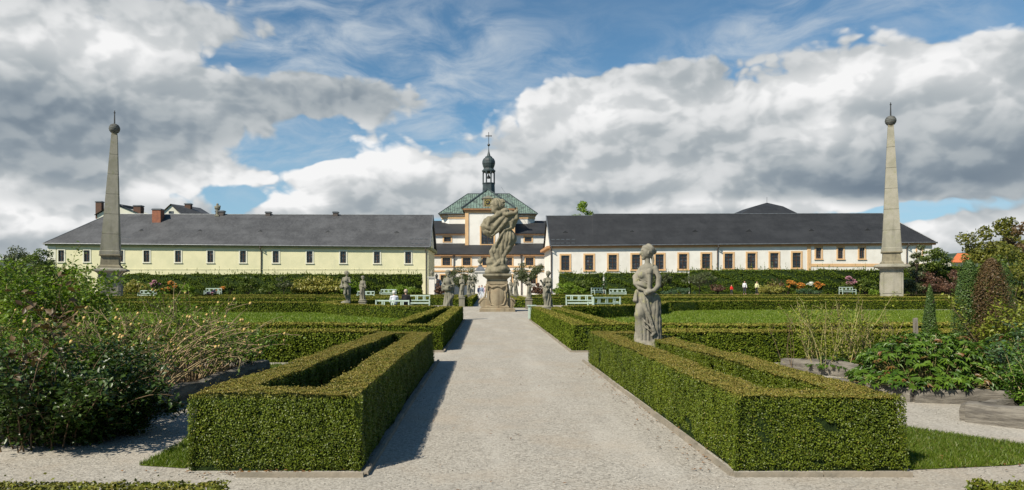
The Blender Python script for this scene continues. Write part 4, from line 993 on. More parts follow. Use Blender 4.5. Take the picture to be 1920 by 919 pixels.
def bench(label, px, Y, rz, z=0, sc=1.0, x=None):
    o = bench0 if bn[0] == 0 else copy_tree(bench0); bn[0] += 1
    o['label'] = label; o['group'] = 'mint green garden benches'; o.location = (X(px, Y) if x is None else x, Y, z); o.rotation_euler = (0, 0, R(rz)); o.scale = (sc, sc, sc)
    return o
bench('mint bench seen from behind that the couple sit on', 731, 39.5, 148)
bench('empty mint bench facing the path just behind the seated couple', 781, 52, 2, sc=1.0)
bench('mint bench with full front view on the white building side of the plaza', 1086, 52, -4, sc=1.0)
bench('mint bench seen from behind and tilted, next to the bench in full view', 1135, 42.5, 205)
bench('small mint bench beyond the two statues, under the tall grasses', 686, 82, 0, 0.1)
bench('pale mint bench against the tall hedge end near the yellow building corner', 728, 88, -6, .3)
bench('small mint bench half hidden before the leafy bushes by the gap in the hedge', 1121, 90, 35, .5)
bench('mint bench in front of the second tall hedge block', 1158, 85, 0, .35)
bench('mint bench in the flower border by the pink flowers near the obelisk', 1588, 88, 12, .6)
bench('mint bench behind the rose bush by the pink flowers, yellow building side', 400, 87, 0, .45)
bench('mint bench partly hidden by the rose bush, in line with the grasses', 277, 84, 0, .2)
# low mint board by the hedge corner
t = thing('planter_box', 'narrow mint green wooden box at the hedge corner beside the path', 'box'); b = MB(); x = 2.28; b.box(x-.18, x+.12, 34.0, 34.5, .05, .66); b.build('body', 'mint', t); b = MB(); b.box(x-.24, x+.2, 33.95, 34.55, .66, .70); b.build('lid', 'mint', t)
for sx in (-.15, .09):
    for sy in (34.03, 34.43): b = MB(); b.box(x+sx-.03, x+sx+.03, sy-.02, sy+.05, 0, .05); b.build('foot', 'mint', t)
# ------------------------------------------------------------------ implicit modelling (statues and people)
def surface_nets(v, org, h):
    s = v < 0
    nx, ny, nz = v.shape
    cnt = np.zeros((nx-1, ny-1, nz-1), np.int8)
    for a in (0, 1):
        for b in (0, 1):
            for c in (0, 1): cnt += s[a:nx-1+a, b:ny-1+b, c:nz-1+c]
    act = (cnt > 0) & (cnt < 8)
    idx = -np.ones(act.shape, np.int64); I = np.argwhere(act); idx[act] = np.arange(len(I))
    acc = np.zeros((len(I), 3)); num = np.zeros(len(I))
    for ax in range(3):
        for p in ((0, 0), (1, 0), (0, 1), (1, 1)):
            o0 = [0, 0, 0]; oth = [q for q in range(3) if q != ax]; o0[oth[0]], o0[oth[1]] = p; o1 = list(o0); o1[ax] = 1
            A = v[I[:, 0]+o0[0], I[:, 1]+o0[1], I[:, 2]+o0[2]]; B = v[I[:, 0]+o1[0], I[:, 1]+o1[1], I[:, 2]+o1[2]]
            cr = (A < 0) != (B < 0); t = np.where(cr, A/np.where(A-B == 0, 1, A-B), 0)
            for q in range(3): acc[:, q] += cr*(o0[q]+(t if q == ax else 0))
            num += cr
    V = (I+acc/num[:, None])*h+np.array(org)
    Fs = []
    for ax in range(3):
        u, w = [(1, 2), (2, 0), (0, 1)][ax]
        sl0 = [slice(None)]*3; sl1 = [slice(None)]*3; sl0[ax] = slice(0, -1); sl1[ax] = slice(1, None)
        ch_ = s[tuple(sl0)] != s[tuple(sl1)]
        E = np.argwhere(ch_); E = E[(E[:, u] > 0) & (E[:, w] > 0) & (E[:, u] < v.shape[u]-1) & (E[:, w] < v.shape[w]-1)]
        def cell(du, dw):
            q = E.copy(); q[:, u] -= du; q[:, w] -= dw; return idx[q[:, 0], q[:, 1], q[:, 2]]
        Q = np.stack([cell(1, 1), cell(0, 1), cell(0, 0), cell(1, 0)], 1)
        fl = ~s[E[:, 0], E[:, 1], E[:, 2]]; Q[fl] = Q[fl][:, ::-1]
        Fs.append(Q)
    return V, np.concatenate(Fs)
class SDF:
    def __init__(s, lo, hi, h):
        s.lo = np.array(lo, float); s.h = h; n = np.ceil((np.array(hi)-s.lo)/h).astype(int)+1; s.n = n
        g = [np.arange(n[i], dtype=np.float32)*h+lo[i] for i in range(3)]
        s.P = np.stack(np.meshgrid(*g, indexing='ij'), -1).reshape(-1, 3).astype(np.float32)
        s.d = np.full(len(s.P), 9., np.float32)
    def _cone(s, a, b, r1, r2, fl=None):
        P = s.P; a = np.array(a, np.float32); b = np.array(b, np.float32)
        if fl is not None: sc_ = np.array(fl, np.float32); P = P/sc_; a = a/sc_; b = b/sc_
        ba = b-a; t = np.clip(((P-a)@ba)/max(ba@ba, 1e-9), 0, 1)
        return np.linalg.norm(P-a-t[:, None]*ba, axis=1)-(r1+(r2-r1)*t)
    def _ell(s, c, r, rot=0, ax='y'):
        q = s.P-np.array(c, np.float32)
        if rot:
            cs, sn = math.cos(R(rot)), math.sin(R(rot)); q = q.copy()
            i, j = {'y': (0, 2), 'z': (0, 1), 'x': (1, 2)}[ax]
            a = q[:, i]*cs+q[:, j]*sn; b = -q[:, i]*sn+q[:, j]*cs; q[:, i] = a; q[:, j] = b
        r = np.array(r, np.float32); k0 = np.linalg.norm(q/r, axis=1); k1 = np.linalg.norm(q/(r*r), axis=1)+1e-6
        return k0*(k0-1)/k1
    def u(s, d2, k=.04):
        h = np.clip(.5+.5*(s.d-d2)/k, 0, 1); s.d = s.d*(1-h)+d2*h-k*h*(1-h); return s
    def cut(s, d2, k=.02):
        d2 = -d2; h = np.clip(.5-.5*(s.d-d2)/k, 0, 1); s.d = s.d*(1-h)+d2*h+k*h*(1-h); return s
    def cone(s, a, b, r1, r2=None, k=.04, fl=None): return s.u(s._cone(a, b, r1, r1 if r2 is None else r2, fl), k)
    def ell(s, c, r, k=.04, rot=0, ax='y'): return s.u(s._ell(c, r, rot, ax), k)
    def path(s, pts, rs, k=.04, fl=None):
        for i in range(len(pts)-1): s.cone(pts[i], pts[i+1], rs[i], rs[i+1], k, fl)
        return s
    def mesh(s, name, m, parent=None, smooth=True, keep=.02, sm=.35):
        V, Fq = surface_nets(s.d.reshape(s.n), s.lo, s.h)
        me = bpy.data.meshes.new(name); me.from_pydata(V.tolist(), [], Fq.tolist()); me.validate()
        import bmesh
        bm = bmesh.new(); bm.from_mesh(me)
        seen = set(); isl = []                                  # drop loose crumbs
        bm.verts.ensure_lookup_table()
        for v in bm.verts:
            if v.index in seen: continue
            st = [v]; seen.add(v.index); comp = []
            while st:
                q = st.pop(); comp.append(q)
                for e in q.link_edges:
                    w = e.other_vert(q)
                    if w.index not in seen: seen.add(w.index); st.append(w)
            isl.append(comp)
        big_ = max(len(c) for c in isl)
        dead = [v for c in isl if len(c) < big_*keep for v in c]
        if dead: bmesh.ops.delete(bm, geom=dead, context='VERTS')
        bmesh.ops.smooth_vert(bm, verts=bm.verts, factor=sm, use_axis_x=True, use_axis_y=True, use_axis_z=True)
        bm.to_mesh(me); bm.free()
        me.polygons.foreach_set('use_smooth', [smooth]*len(me.polygons))
        return link(name, me, m, parent)
def folds(S, d, cx, cy, n, amp, tw=0, wv=.5, z0=-9, z1=9, sharp=.7, seed=0, sx=0, sy=0):
    """drapery: ridges running down a garment; the centre line may lean by sx, sy per metre"""
    P = S.P; th = np.arctan2(P[:, 1]-cy-sy*P[:, 2], P[:, 0]-cx-sx*P[:, 2])
    ph = n*th+tw*P[:, 2]+wv*3*wob(P, 2.2, seed)
    w = np.clip((P[:, 2]-z0)/.12, 0, 1)*np.clip((z1-P[:, 2])/.12, 0, 1)
    f = np.abs(np.sin(ph*.5))**sharp
    return d+(amp*(f-.5)*2*-1*w).astype(np.float32)
def cross_folds(S, d, ax, sp, amp, off=0, seed=1):
    P = S.P; ph = (P@np.array(ax, np.float32))*sp+2.2*wob(P, 2.5, seed)+off
    return d-(amp*(np.abs(np.sin(ph))**.6*2-1)).astype(np.float32)

def head(S, c, yaw, s=1.0, hair='bun', pitch=0, k=.02):
    """head of radius ~.1*s looking along yaw (0 = -y, towards the viewer; -90 = -x)"""
    c = np.array(c, float); a = R(yaw)
    f = np.array([math.sin(a), -math.cos(a), math.sin(R(pitch))*1.0]); f[:2] *= math.cos(R(pitch)); r = np.array([math.cos(a), math.sin(a), 0]); u = np.array([0, 0, 1.0])
    g = lambda x, y, z: tuple(c+s*(r*x+f*y+u*z))
    S.ell(g(0, 0, .01), (.088*s, .10*s, .118*s), k, rot=yaw, ax='z')
    S.cone(g(0, .045, -.06), g(0, .06, -.095), .045*s, .032*s, k)             # jaw, chin
    S.cone(g(0, .088, .022), g(0, .112, -.022), .012*s, .019*s, .012*s)        # nose
    S.cone(g(-.04, .084, .036), g(.04, .084, .036), .013*s, .013*s, .015*s)    # brow
    for sx in (-1, 1):
        S.cut(S._ell(g(sx*.034, .101, .012), (.018*s,)*3), .012*s)             # eye socket
        S.ell(g(sx*.034, .083, .010), (.014*s,)*3, .004*s)                      # eyeball
        S.ell(g(sx*.088, 0, -.005), (.014*s, .02*s, .03*s), .01*s)              # ear
    S.cone(g(-.02, .09, -.05), g(.02, .09, -.05), .010*s, .010*s, .01*s)       # lips
    S.cut(S._cone(g(-.022, .104, -.0505), g(.022, .104, -.0505), .004*s, .004*s), .005*s)
    if hair:
        e = S._ell(g(0, -.02, .035), (.103*s, .112*s, .108*s), yaw, 'z')
        e = np.maximum(e, -(S._ell(g(0, .085, -.03), (.085*s, .075*s, .095*s), yaw, 'z')))
        P = (S.P-c)/s; e = e-(.007*s*np.sin(P@np.array([60., 25, 50])+2*wob(P, 14))).astype(np.float32)
        S.u(e, .008*s)
        if hair == 'bun': S.ell(g(0, -.115, .02), (.05*s, .05*s, .055*s), .02*s)
        if hair == 'long': S.path([g(0, -.09, .03), g(0, -.10, -.09), g(.02, -.09, -.2)], [.06*s, .05*s, .03*s], .03*s)
        if hair == 'curls':
            for i in range(9): q = i*.75; S.ell(g(.085*math.sin(q), -.03-.06*abs(math.cos(q*.5)), .05+.05*math.cos(q)), (.034*s,)*3, .012*s)
        if hair == 'beard': S.cone(g(0, .075, -.07), g(0, .07, -.15), .04*s, .02*s, .02*s)
        if hair == 'turban': S.ell(g(0, -.01, .075), (.118*s, .122*s, .07*s), .02*s)
        if hair == 'hood': S.u(np.maximum(S._ell(g(0, -.03, 0), (.125*s, .125*s, .15*s), yaw, 'z'), -S._ell(g(0, .11, -.01), (.08*s, .1*s, .1*s), yaw, 'z')), .02*s)
def hand(S, w, d, palm_n, s=1.0, curl=.5, k=.008):
    """palm with five separate, bent fingers; w wrist, d pointing direction, palm_n palm normal"""
    w = np.array(w, float); d = np.array(d, float); d /= np.linalg.norm(d); nn = np.array(palm_n, float); nn -= d*(nn@d); nn /= np.linalg.norm(nn); sd_ = np.cross(d, nn)
    S.cone(tuple(w), tuple(w+d*.07*s), .030*s, .036*s, .02*s)
    S.cone(tuple(w+d*.06*s-sd_*.022*s), tuple(w+d*.06*s+sd_*.022*s), .024*s, .024*s, .015*s)
    for i, (o, L) in enumerate(((-.034, .062), (-.012, .074), (.011, .070), (.033, .054))):
        b0 = w+d*.085*s+sd_*o*s; b1 = b0+(d*math.cos(curl)+nn*math.sin(curl))*L*.55*s; b2 = b1+(d*math.cos(curl*2.2)+nn*math.sin(curl*2.2))*L*.55*s
        S.cone(tuple(b0), tuple(b1), .0105*s, .010*s, k*s*.5); S.cone(tuple(b1), tuple(b2), .010*s, .0085*s, k*s*.4)
    t0 = w+d*.02*s-sd_*.03*s; t1 = t0+(d*.7-sd_*.6+nn*.2)*.05*s; t2 = t1+(d*.9+nn*.4)*.035*s
    S.cone(tuple(t0), tuple(t1), .015*s, .012*s, k*s); S.cone(tuple(t1), tuple(t2), .012*s, .010*s, k*s*.5)

def plinth(t, w, d, z0, z1, m='stone_grey'):
    b = MB(); b.box(-w/2, w/2, -d/2, d/2, z0, z1-.1, .0); b.box(-w/2-.04, w/2+.04, -d/2-.04, d/2+.04, z1-.1, z1, .015); return b.build('plinth', m, t)

# ---- near statue beside the stump
def near_statue():
    t = thing('statue', 'large weathered stone woman in profile leaning on a stump, standing in the nearer hedge', 'statue', (X(1214, 12.6), 12.6, 0))
    plinth(t, .52, .5, 0, .49)
    S = SDF((-.42, -.34, .0), (.36, .28, 1.96), .0085)
    # legs under a clinging skirt
    def su(x, y, k_): h_ = np.clip(.5+.5*(x-y)/k_, 0, 1); return x*(1-h_)+y*h_-k_*h_*(1-h_)
    d = su(S._cone((-.05, 0, 1.0), (-.10, -.04, .66), .135, .105, (1, .85, 1)), S._cone((-.10, -.04, .66), (-.10, 0, .14), .105, .125, (1, .9, 1)), .05)
    d = su(d, S._cone((.0, .02, .98), (.02, .02, .14), .12, .13), .05)
    d = folds(S, d, -.05, 0, 13, .013, 7.5, .8, .06, 1.0, sharp=.45, seed=2)
    d = cross_folds(S, d, (.75, .2, .55), 19, .010, seed=9)
    S.u(d, .02)
    S.cone((-.12, -.06, .72), (-.175, -.09, .62), .08, .075, .05); S.cone((-.175, -.09, .62), (-.13, -.05, .24), .068, .045, .04)   # forward knee
    S.path([(-.14, -.05, .16), (-.22, -.10, .10), (-.27, -.13, .08)], [.05, .04, .03], .03)   # foot
    for a_ in (-.02, 0, .02): S.cone((-.27+a_*.2, -.13+a_, .085), (-.30, -.14+a_*1.2, .075), .014, .010, .008)
    # long diagonal swag of cloth over the legs
    for pl, w_ in (([(-.15, -.10, .90), (-.06, -.155, .70), (.02, -.165, .50), (.07, -.16, .34)], [.020, .022, .024, .034]),
                   ([(-.10, -.13, .84), (-.01, -.16, .64), (.05, -.155, .48)], [.014, .016, .018]),
                   ([(-.18, -.12, .62), (-.08, -.155, .50), (.03, -.16, .40)], [.012, .016, .016]),
                   ([(-.19, -.10, .56), (-.10, -.14, .42), (.0, -.155, .34)], [.010, .013, .013]),
                   ([(.05, -.16, .40), (.09, -.15, .30), (.04, -.16, .24)], [.03, .036, .02])): S.path(pl, w_, .012)
    S.cut(S._cone((-.02, -.19, .62), (.05, -.18, .42), .012, .012), .015); S.cut(S._cone((-.12, -.16, .52), (-.04, -.16, .2), .012, .014), .015)
    # torso
    S.path([(-.03, 0, .98), (-.04, 0, 1.12), (-.04, -.01, 1.30), (.01, 0, 1.45)], [.125, .115, .125, .095], .05, (1, .82, 1))
    S.ell((-.125, -.07, 1.33), (.068, .065, .068), .03); S.ell((-.10, .07, 1.33), (.068, .065, .068), .03)   # bust
    S.cone((-.19, -.06, 1.10), (.06, -.06, 1.44), .018, .018, .02)              # strap of the garment
    # gathered cloth round the waist, rolled
    c = S._ell((-.11, -.02, 1.14), (.135, .14, .062), rot=-22); c = cross_folds(S, c, (.5, .3, 1), 44, .009); S.u(c, .015)
    S.path([(-.21, -.05, 1.24), (-.225, -.06, 1.17), (-.17, -.10, 1.09), (-.07, -.14, 1.05)], [.024, .032, .030, .024], .015)
    for z_ in (1.22, 1.27, 1.31): S.cone((-.18, -.07, z_), (-.02, -.12, z_-.09), .011, .009, .012)
    S.cut(S._cone((-.17, -.14, 1.02), (-.02, -.17, 1.0), .016, .02), .02)
    # cloth tail hanging in front
    c = S._cone((-.20, -.03, 1.04), (-.225, -.04, .88), .026, .040, (1, 1.4, 1)); c = folds(S, c, -.22, -.03, 6, .010, 8, sharp=.5); S.u(c, .008)
    # shoulders, near arm bent in front of the short column
    S.cone((-.08, 0, 1.465), (.11, 0, 1.465), .056, .060, .05)
    S.path([(.125, -.03, 1.45), (.185, -.06, 1.29), (.17, -.11, 1.14)], [.060, .052, .046], .02)
    S.path([(.17, -.11, 1.14), (.08, -.18, 1.06), (.01, -.195, 1.04)], [.047, .036, .029], .015)
    hand(S, (.01, -.195, 1.04), (-1, -.05, -.25), (.2, 1, -.3), .95, .7)
    S.path([(-.09, .06, 1.46), (-.2, .10, 1.30), (-.22, 0, 1.18)], [.05, .045, .04], .03)
    S.cone((-.005, -.15, 1.07), (.005, -.14, 1.38), .034, .040, .006); S.cone((.005, -.14, 1.385), (.005, -.14, 1.405), .054, .054, .004); S.cone((-.005, -.15, 1.06), (-.005, -.15, 1.05), .046, .046, .004)
    # stump: flat top below the elbow, open gap above it
    c = S._cone((.125, -.01, .93), (.115, .0, .06), .105, .145); c = folds(S, c, .12, 0, 11, .010, 1.2, 1.2, sharp=.6, seed=6)-.008*wob(S.P, 12).astype(np.float32); c = np.maximum(c, S.P[:, 2]-.895); S.u(c, .008)
    S.cone((.115, -.01, .89), (.115, -.01, .90), .112, .112, .006)
    # ground rock
    c = S._ell((-.02, -.02, .05), (.27, .23, .11)); c = c-.02*wob(S.P, 9, 4).astype(np.float32); S.u(c, .03)
    # neck, head
    S.cone((.0, 0, 1.48), (.0, 0, 1.64), .052, .047, .03)
    head(S, (-.01, 0, 1.745), -84, 1.10, 'bun', k=.012)
    S.path([(.07, -.03, 1.70), (.09, -.03, 1.60), (.08, -.06, 1.50)], [.030, .024, .016], .012)
    S.d = np.maximum(S.d, .012-S.P[:, 2])
    o = S.mesh('figure', 'stone_lichen', t, sm=.12); o.location.z = .48
near_statue()

# ---- main statue
def main_statue():
    Y0 = 45.7; t = thing('statue', 'huge swirling baroque statue with billowing cloak on a tall ochre scroll pedestal', 'statue', (X(932, Y0), Y0, 0))
    pz = Z(516, 44.6); k = 44.5/F
    def P_(prof, b, n=4, rot=math.pi/4, sx=1, sy=1): b.lathe([(r_*k*(math.sqrt(2) if n == 4 else 1), Z(y, 44.5)) for r_, y in prof], 0, 0, n, rot, sx, sy)
    b = MB(); P_([(33.5, 587), (33.5, 579.5), (31, 578.5), (31, 578)], b); b.build('step', 'stone_ochre', t, bevel=.03)
    b = MB(); P_([(22.5, 578), (22.5, 575.5), (20.5, 574), (19.6, 573), (19.4, 534), (20.3, 533), (20.3, 526.5), (19.2, 526), (19.6, 523)], b); shaft = b.build('pedestal', 'stone_ochre', t)
    b = MB(); P_([(19.6, 523), (22.5, 521), (24, 519.5), (26.5, 518.5), (27.8, 516.8), (27.8, 514.5), (26.2, 513.4), (24, 513)], b); b.build('cornice', 'stone_old', t)
    # cartouche on the front, swag above, scrolls at the foot
    yf = -19.6*k; S = SDF((-.85, yf-.35, .1), (.85, yf+.3, 2.35), .022)
    c = S._ell((0, yf+.05, 1.02), (.50, .17, .66)); S.u(c, .05); S.u(S._ell((0, yf+.05, .62), (.42, .16, .42)), .05)
    S.path([(-.60, yf, 1.72), (-.3, yf-.05, 1.58), (0, yf-.06, 1.66), (.3, yf-.05, 1.58), (.60, yf, 1.72)], [.07, .085, .07, .085, .07], .03)
    for sx in (-1, 1): S.path([(sx*.6, yf, 1.72), (sx*.63, yf, 1.45), (sx*.6, yf, 1.25)], [.08, .06, .04], .03); S.ell((sx*.3, yf-.05, 1.56), (.1, .08, .08), .02)
    S.path([(-.52, yf-.02, 1.3), (-.55, yf-.03, .8), (-.42, yf-.03, .45), (0, yf-.04, .32), (.42, yf-.03, .45), (.55, yf-.03, .8), (.52, yf-.02, 1.3)], [.05]*7, .02)
    S.mesh('cartouche', 'stone_ochre', shaft)
    for sx in (-1, 1):
        b = MB(); pts = []
        for i in range(34): a = i/33*4.1*math.pi; r_ = .36*(1-i/40); pts.append((sx*(.84-.02)+sx*r_*math.cos(a)*.95, -.45, .52+r_*math.sin(a)))
        b.tube(pts, [.085*(1-i/60) for i in range(34)], 6)
        pts2 = [(sx*.70, -.45, 1.8), (sx*.74, -.45, 1.3), (sx*.80, -.45, .95), (sx*1.14, -.45, .62)]; b.tube(pts2, [.05, .07, .08, .09], 6)
        for f in range(1): b.lathe([(.02, 0), (.02, .01)], 0, 0, 3) if 0 else None
        b.v = [(x, y*1.0, z) for x, y, z in b.v]
        o = b.build('scroll', 'stone_ochre', shaft, smooth=True); q = o.copy(); C.objects.link(q); q.parent = shaft; q.location.y = .6
        b = MB(); b.tube([(sx*.86, -.5, .52), (sx*.86, .2, .52)], [.30, .30], 18); b.build('scroll_core', 'stone_ochre', shaft, smooth=False)
    # the figure
    S = SDF((-1.2, -.85, 0), (1.5, .85, 5.04), .028)
    q = lambda cx, cy, y=0: ((cx-190)/104.4, y, (600-cy)/104.4)
    m = lambda r_: r_/104.4
    # rock mound with tree root
    c = S._ell(q(190, 575), (m(88), .72, .46)); c = c-.06*wob(S.P, 3.2).astype(np.float32); S.u(c, .12)
    S.path([q(165, 560), q(140, 520, -.2), q(128, 492, -.15)], [.35, .24, .10], .12)
    # legs and swirling skirt
    pts = [q(252, 318), q(262, 355), q(236, 410), q(206, 450), q(198, 500), q(196, 552)]; rs = [m(44), m(56), m(51), m(44), m(42), m(50)]
    d = None
    for i in range(len(pts)-1):
        c = S._cone(pts[i], pts[i+1], rs[i], rs[i+1], (1, .88, 1)); d = c if d is None else np.where(True, (lambda h_: d*(1-h_)+c*h_-.12*h_*(1-h_))(np.clip(.5+.5*(d-c)/.12, 0, 1)), 0)
    d = folds(S, d.astype(np.float32), .62, 0, 13, .045, -3.6, .6, .3, 2.9, sharp=.5, seed=5, sx=0)
    S.u(d, .08)
    S.path([q(170, 400, -.25), q(150, 450, -.25), q(160, 500, -.35), q(190, 540, -.4)], [.08, .13, .12, .14], .08)
    S.path([q(292, 330, -.1), q(300, 370, -.15), q(262, 430, -.35), q(236, 480, -.38), q(225, 530, -.42), q(262, 570, -.3)], [.10, .13, .12, .10, .10, .12], .06)
    S.path([q(225, 545, -.35), q(205, 520, -.45), q(175, 545, -.5)], [.12, .11, .12], .06)
    # torso and shoulders
    S.path([q(255, 315), q(240, 270), q(232, 215), q(238, 180)], [m(38), m(42), m(52), m(40)], .15, (1, .8, 1))
    # billowing cloak: behind, out to the side, round the shoulders
    c = S._ell(q(140, 272, .0), (m(56), .46, m(66)), rot=14); c = cross_folds(S, c, (.75, .3, .65), 7.5, .055, seed=3); S.u(c, .12)
    S.u(S._ell(q(192, 248, -.02), (m(88), .50, m(50)), rot=36), .12)
    c = S._ell(q(255, 235, 0), (m(58), .46, m(66)), rot=-20); c = cross_folds(S, c, (.55, .3, .8), 7, .045, seed=8); S.u(c, .15)
    for pl, rr_ in (([q(255, 165, -.25), q(205, 190, -.45), q(155, 225, -.42), q(128, 262, -.40)], [.14, .2, .2, .13]),
                    ([q(262, 185, -.35), q(215, 230, -.50), q(175, 275, -.45), q(150, 315, -.35)], [.13, .17, .16, .10]),
                    ([q(275, 205, -.38), q(240, 250, -.50), q(200, 300, -.42), q(160, 335, -.25)], [.12, .16, .14, .10]),
                    ([q(112, 232, -.1), q(96, 270, -.12), q(108, 315, -.1), q(150, 350, -.1)], [.16, .17, .16, .1]),
                    ([q(290, 190, -.3), q(296, 235, -.38), q(285, 280, -.32), q(240, 305, -.4)], [.15, .16, .12, .08]),
                    ([q(312, 195, -.2), q(316, 240, -.25), q(300, 285, -.2)], [.13, .13, .09]),
                    ([q(240, 300, -.4), q(215, 340, -.42), q(180, 400, -.38), q(172, 450, -.35)], [.07, .09, .09, .07])):
        S.path(pl, [z_*.86 for z_ in rr_], .09)
    for aa in (0,):                                                      # cut dark creases
        S.cut(S._cone(q(235, 195, -.62), q(165, 255, -.60), .035, .03), .05); S.cut(S._cone(q(252, 225, -.66), q(195, 290, -.60), .035, .03), .05); S.cut(S._cone(q(278, 250, -.52), q(225, 320, -.56), .03, .03), .05)
    # raised arm and clasped hands
    S.path([q(285, 185, -.1), q(322, 215, -.35), q(322, 185, -.42)], [.20, .17, .12], .08)
    S.path([q(200, 185, -.2), q(260, 195, -.55), q(310, 185, -.5)], [.18, .15, .10], .06)
    hand(S, q(312, 186, -.45), (.5, 0, .8), (-.6, -.5, 0), 2.6, .35)
    hand(S, q(322, 184, -.40), (.3, .1, 1), (-.8, 0, 0), 2.4, .25)
    # head thrown back, heavy hair
    S.cone(q(236, 190), q(216, 150), .18, .15, .08)
    head(S, q(212, 128), 62, 3.1, None, pitch=22, k=.05)
    c = S._ell(q(188, 126, .02), (.42, .38, .46), rot=12); c = np.maximum(c, -S._ell(q(243, 132, -.08), (.34, .40, .36))); c = cross_folds(S, c, (.9, .3, .5), 14, .035, seed=6); S.u(c, .05)
    S.path([q(175, 135, -.1), q(170, 165, -.15), q(188, 192, -.2)], [.2, .17, .10], .08); S.path([q(200, 100, -.1), q(228, 96, -.1), q(240, 104, -.15)], [.13, .11, .07], .05)
    S.d = np.maximum(S.d, .03-S.P[:, 2])
    S.d = S.d-(.012*wob(S.P, 9, 2)).astype(np.float32)
    o = S.mesh('figure', 'stone_old', t, sm=.2); o.location = (0, 0, Z(513.4, 44.5))
main_statue()

# ---- smaller statues standing in the hedge beds
def garden_statue(label, px, Y, base_z, cfg, height=None):
    t = thing('statue', label, 'statue', (X(px, Y), Y, 0), R(cfg.get('rz', 0)), group='stone statues standing in the hedges')
    plinth(t, .46, .42, 0, base_z)
    h = cfg.get('vox', .018); S = SDF((-.5, -.42, 0), (.5, .42, 2.02), h)
    sw = cfg.get('sway', .04); lean = cfg.get('lean', 0)
    hip = np.array([sw, 0, .98]); chest = np.array([-sw*.4+lean*.5, -.01, 1.34]); nk = np.array([lean*.8, 0, 1.52])
    if cfg.get('robe', 1):
        fo = cfg.get('flare', .17)+.035; d = S._cone((hip[0], 0, 1.0), (cfg.get('foot', 0), 0, .08), .15, fo, (1, .85, 1)); d = folds(S, d, cfg.get('foot', 0)*.5, 0, 9, .036, cfg.get('tw', 2), .6, .05, 1.05, seed=cfg.get('seed', 0)); S.u(d, .03)
        S.path([(hip[0]-.05, -.10, .92), (hip[0]-.10*cfg.get('kd', 1), -.15, .60), (cfg.get('foot', 0)-.1, -.12, .12)], [.09, .075, .05], .08)
        c = S._ell((hip[0], 0, 1.04), (.185, .165, .09), rot=cfg.get('belt', 15)); c = cross_folds(S, c, (.4, .2, 1), 30, .014); S.u(c, .03)
    else:
        kx = cfg.get('knee', -.16)
        S.path([(hip[0]+.07, 0, .95), (hip[0]+.10, -.02, .55), (hip[0]+.04, .02, .14)], [.10, .072, .045], .03)
        S.path([(hip[0]-.07, -.02, .95), (kx, -.12, .58), (kx+.12, .02, .16)], [.10, .075, .045], .03)
        for f_ in ((hip[0]+.04, .02), (kx+.12, .02)): S.cone((f_[0], f_[1], .12), (f_[0]-.05, f_[1]-.13, .09), .045, .03, .03)
        c = S._ell((hip[0], .0, .97), (.18, .165, .13), rot=-20); c = cross_folds(S, c, (.5, .2, 1), 26, .016); S.u(c, .03)
        c = S._cone((.2, .08, .95), (.14, .08, .1), .08, .1); c = folds(S, c, .17, .08, 6, .018, 2); S.u(c, .03)
    S.path([tuple(hip), (hip[0]*.5, 0, 1.15), tuple(chest), (nk[0], 0, 1.46)], [.14, .12, .145, .11], .05, (1, .8, 1))
    S.cone((nk[0]-.14, 0, 1.455), (nk[0]+.14, 0, 1.455), .066, .066, .05)
    if cfg.get('bust'): S.ell((chest[0]-.07, -.11, 1.34), (.065,)*3, .03); S.ell((chest[0]+.07, -.11, 1.34), (.065,)*3, .03)
    for sh, el, wr, sl in cfg['arms']:
        S.path([sh, el], [.066, .052], .03); S.path([el, wr], [.05, .036], .02)
        d_ = np.array(wr)-np.array(el); hand(S, wr, d_, (0, -1, .01) if abs(d_[1]) < .8*np.linalg.norm(d_) else (1, 0, 0), 1.0, .5)
        if sl: c = S._cone(el, (el[0], el[1], el[2]-.22), .07, .05); S.u(folds(S, c, el[0], el[1], 6, .012, 3), .03)
    for it in cfg.get('extra', []):
        if it[0] == 'e': c = S._ell(it[1], it[2], rot=it[3] if len(it) > 3 else 0); S.u(cross_folds(S, c, (.6, .3, .8), 22, .014), .03)
        else: S.path(it[1], it[2], .02)
    S.cone(tuple(nk), (nk[0]-.0, -.01, 1.62), .06, .055, .04)
    head(S, (nk[0]+cfg.get('hx', 0), -.015, 1.725), cfg.get('yaw', 0), 1.18, cfg.get('hair', 'bun'), k=.02)
    c = S._ell((0, 0, .05), (.28, .24, .12)); S.u(c-(.02*wob(S.P, 7)).astype(np.float32), .04)
    S.d = np.maximum(S.d, .01-S.P[:, 2])
    o = S.mesh('figure', 'stone_grey', t); sc_ = (height or 1.9)/1.9; o.scale = (sc_,)*3; o.location.z = base_z-.01
    return t
G = garden_statue
G('robed stone figure clasping a bundle, at the path hedge end, yellow building side', 840, 33.4, .50, dict(sway=.05, yaw=12, hair='turban', belt=0, seed=1, tw=1, kd=-1.2, foot=-.02, vox=.014,
  arms=[((-.15, 0, 1.45), (-.24, -.05, 1.16), (-.04, -.22, 1.10), 1), ((.16, 0, 1.45), (.26, -.05, 1.2), (.10, -.24, 1.14), 1)], extra=[('e', (-.02, -.16, 1.0), (.2, .12, .11)), ('t', [(.2, -.05, .95), (.26, -.1, .7), (.15, -.12, .35)], [.06, .05, .03])]), 1.93)
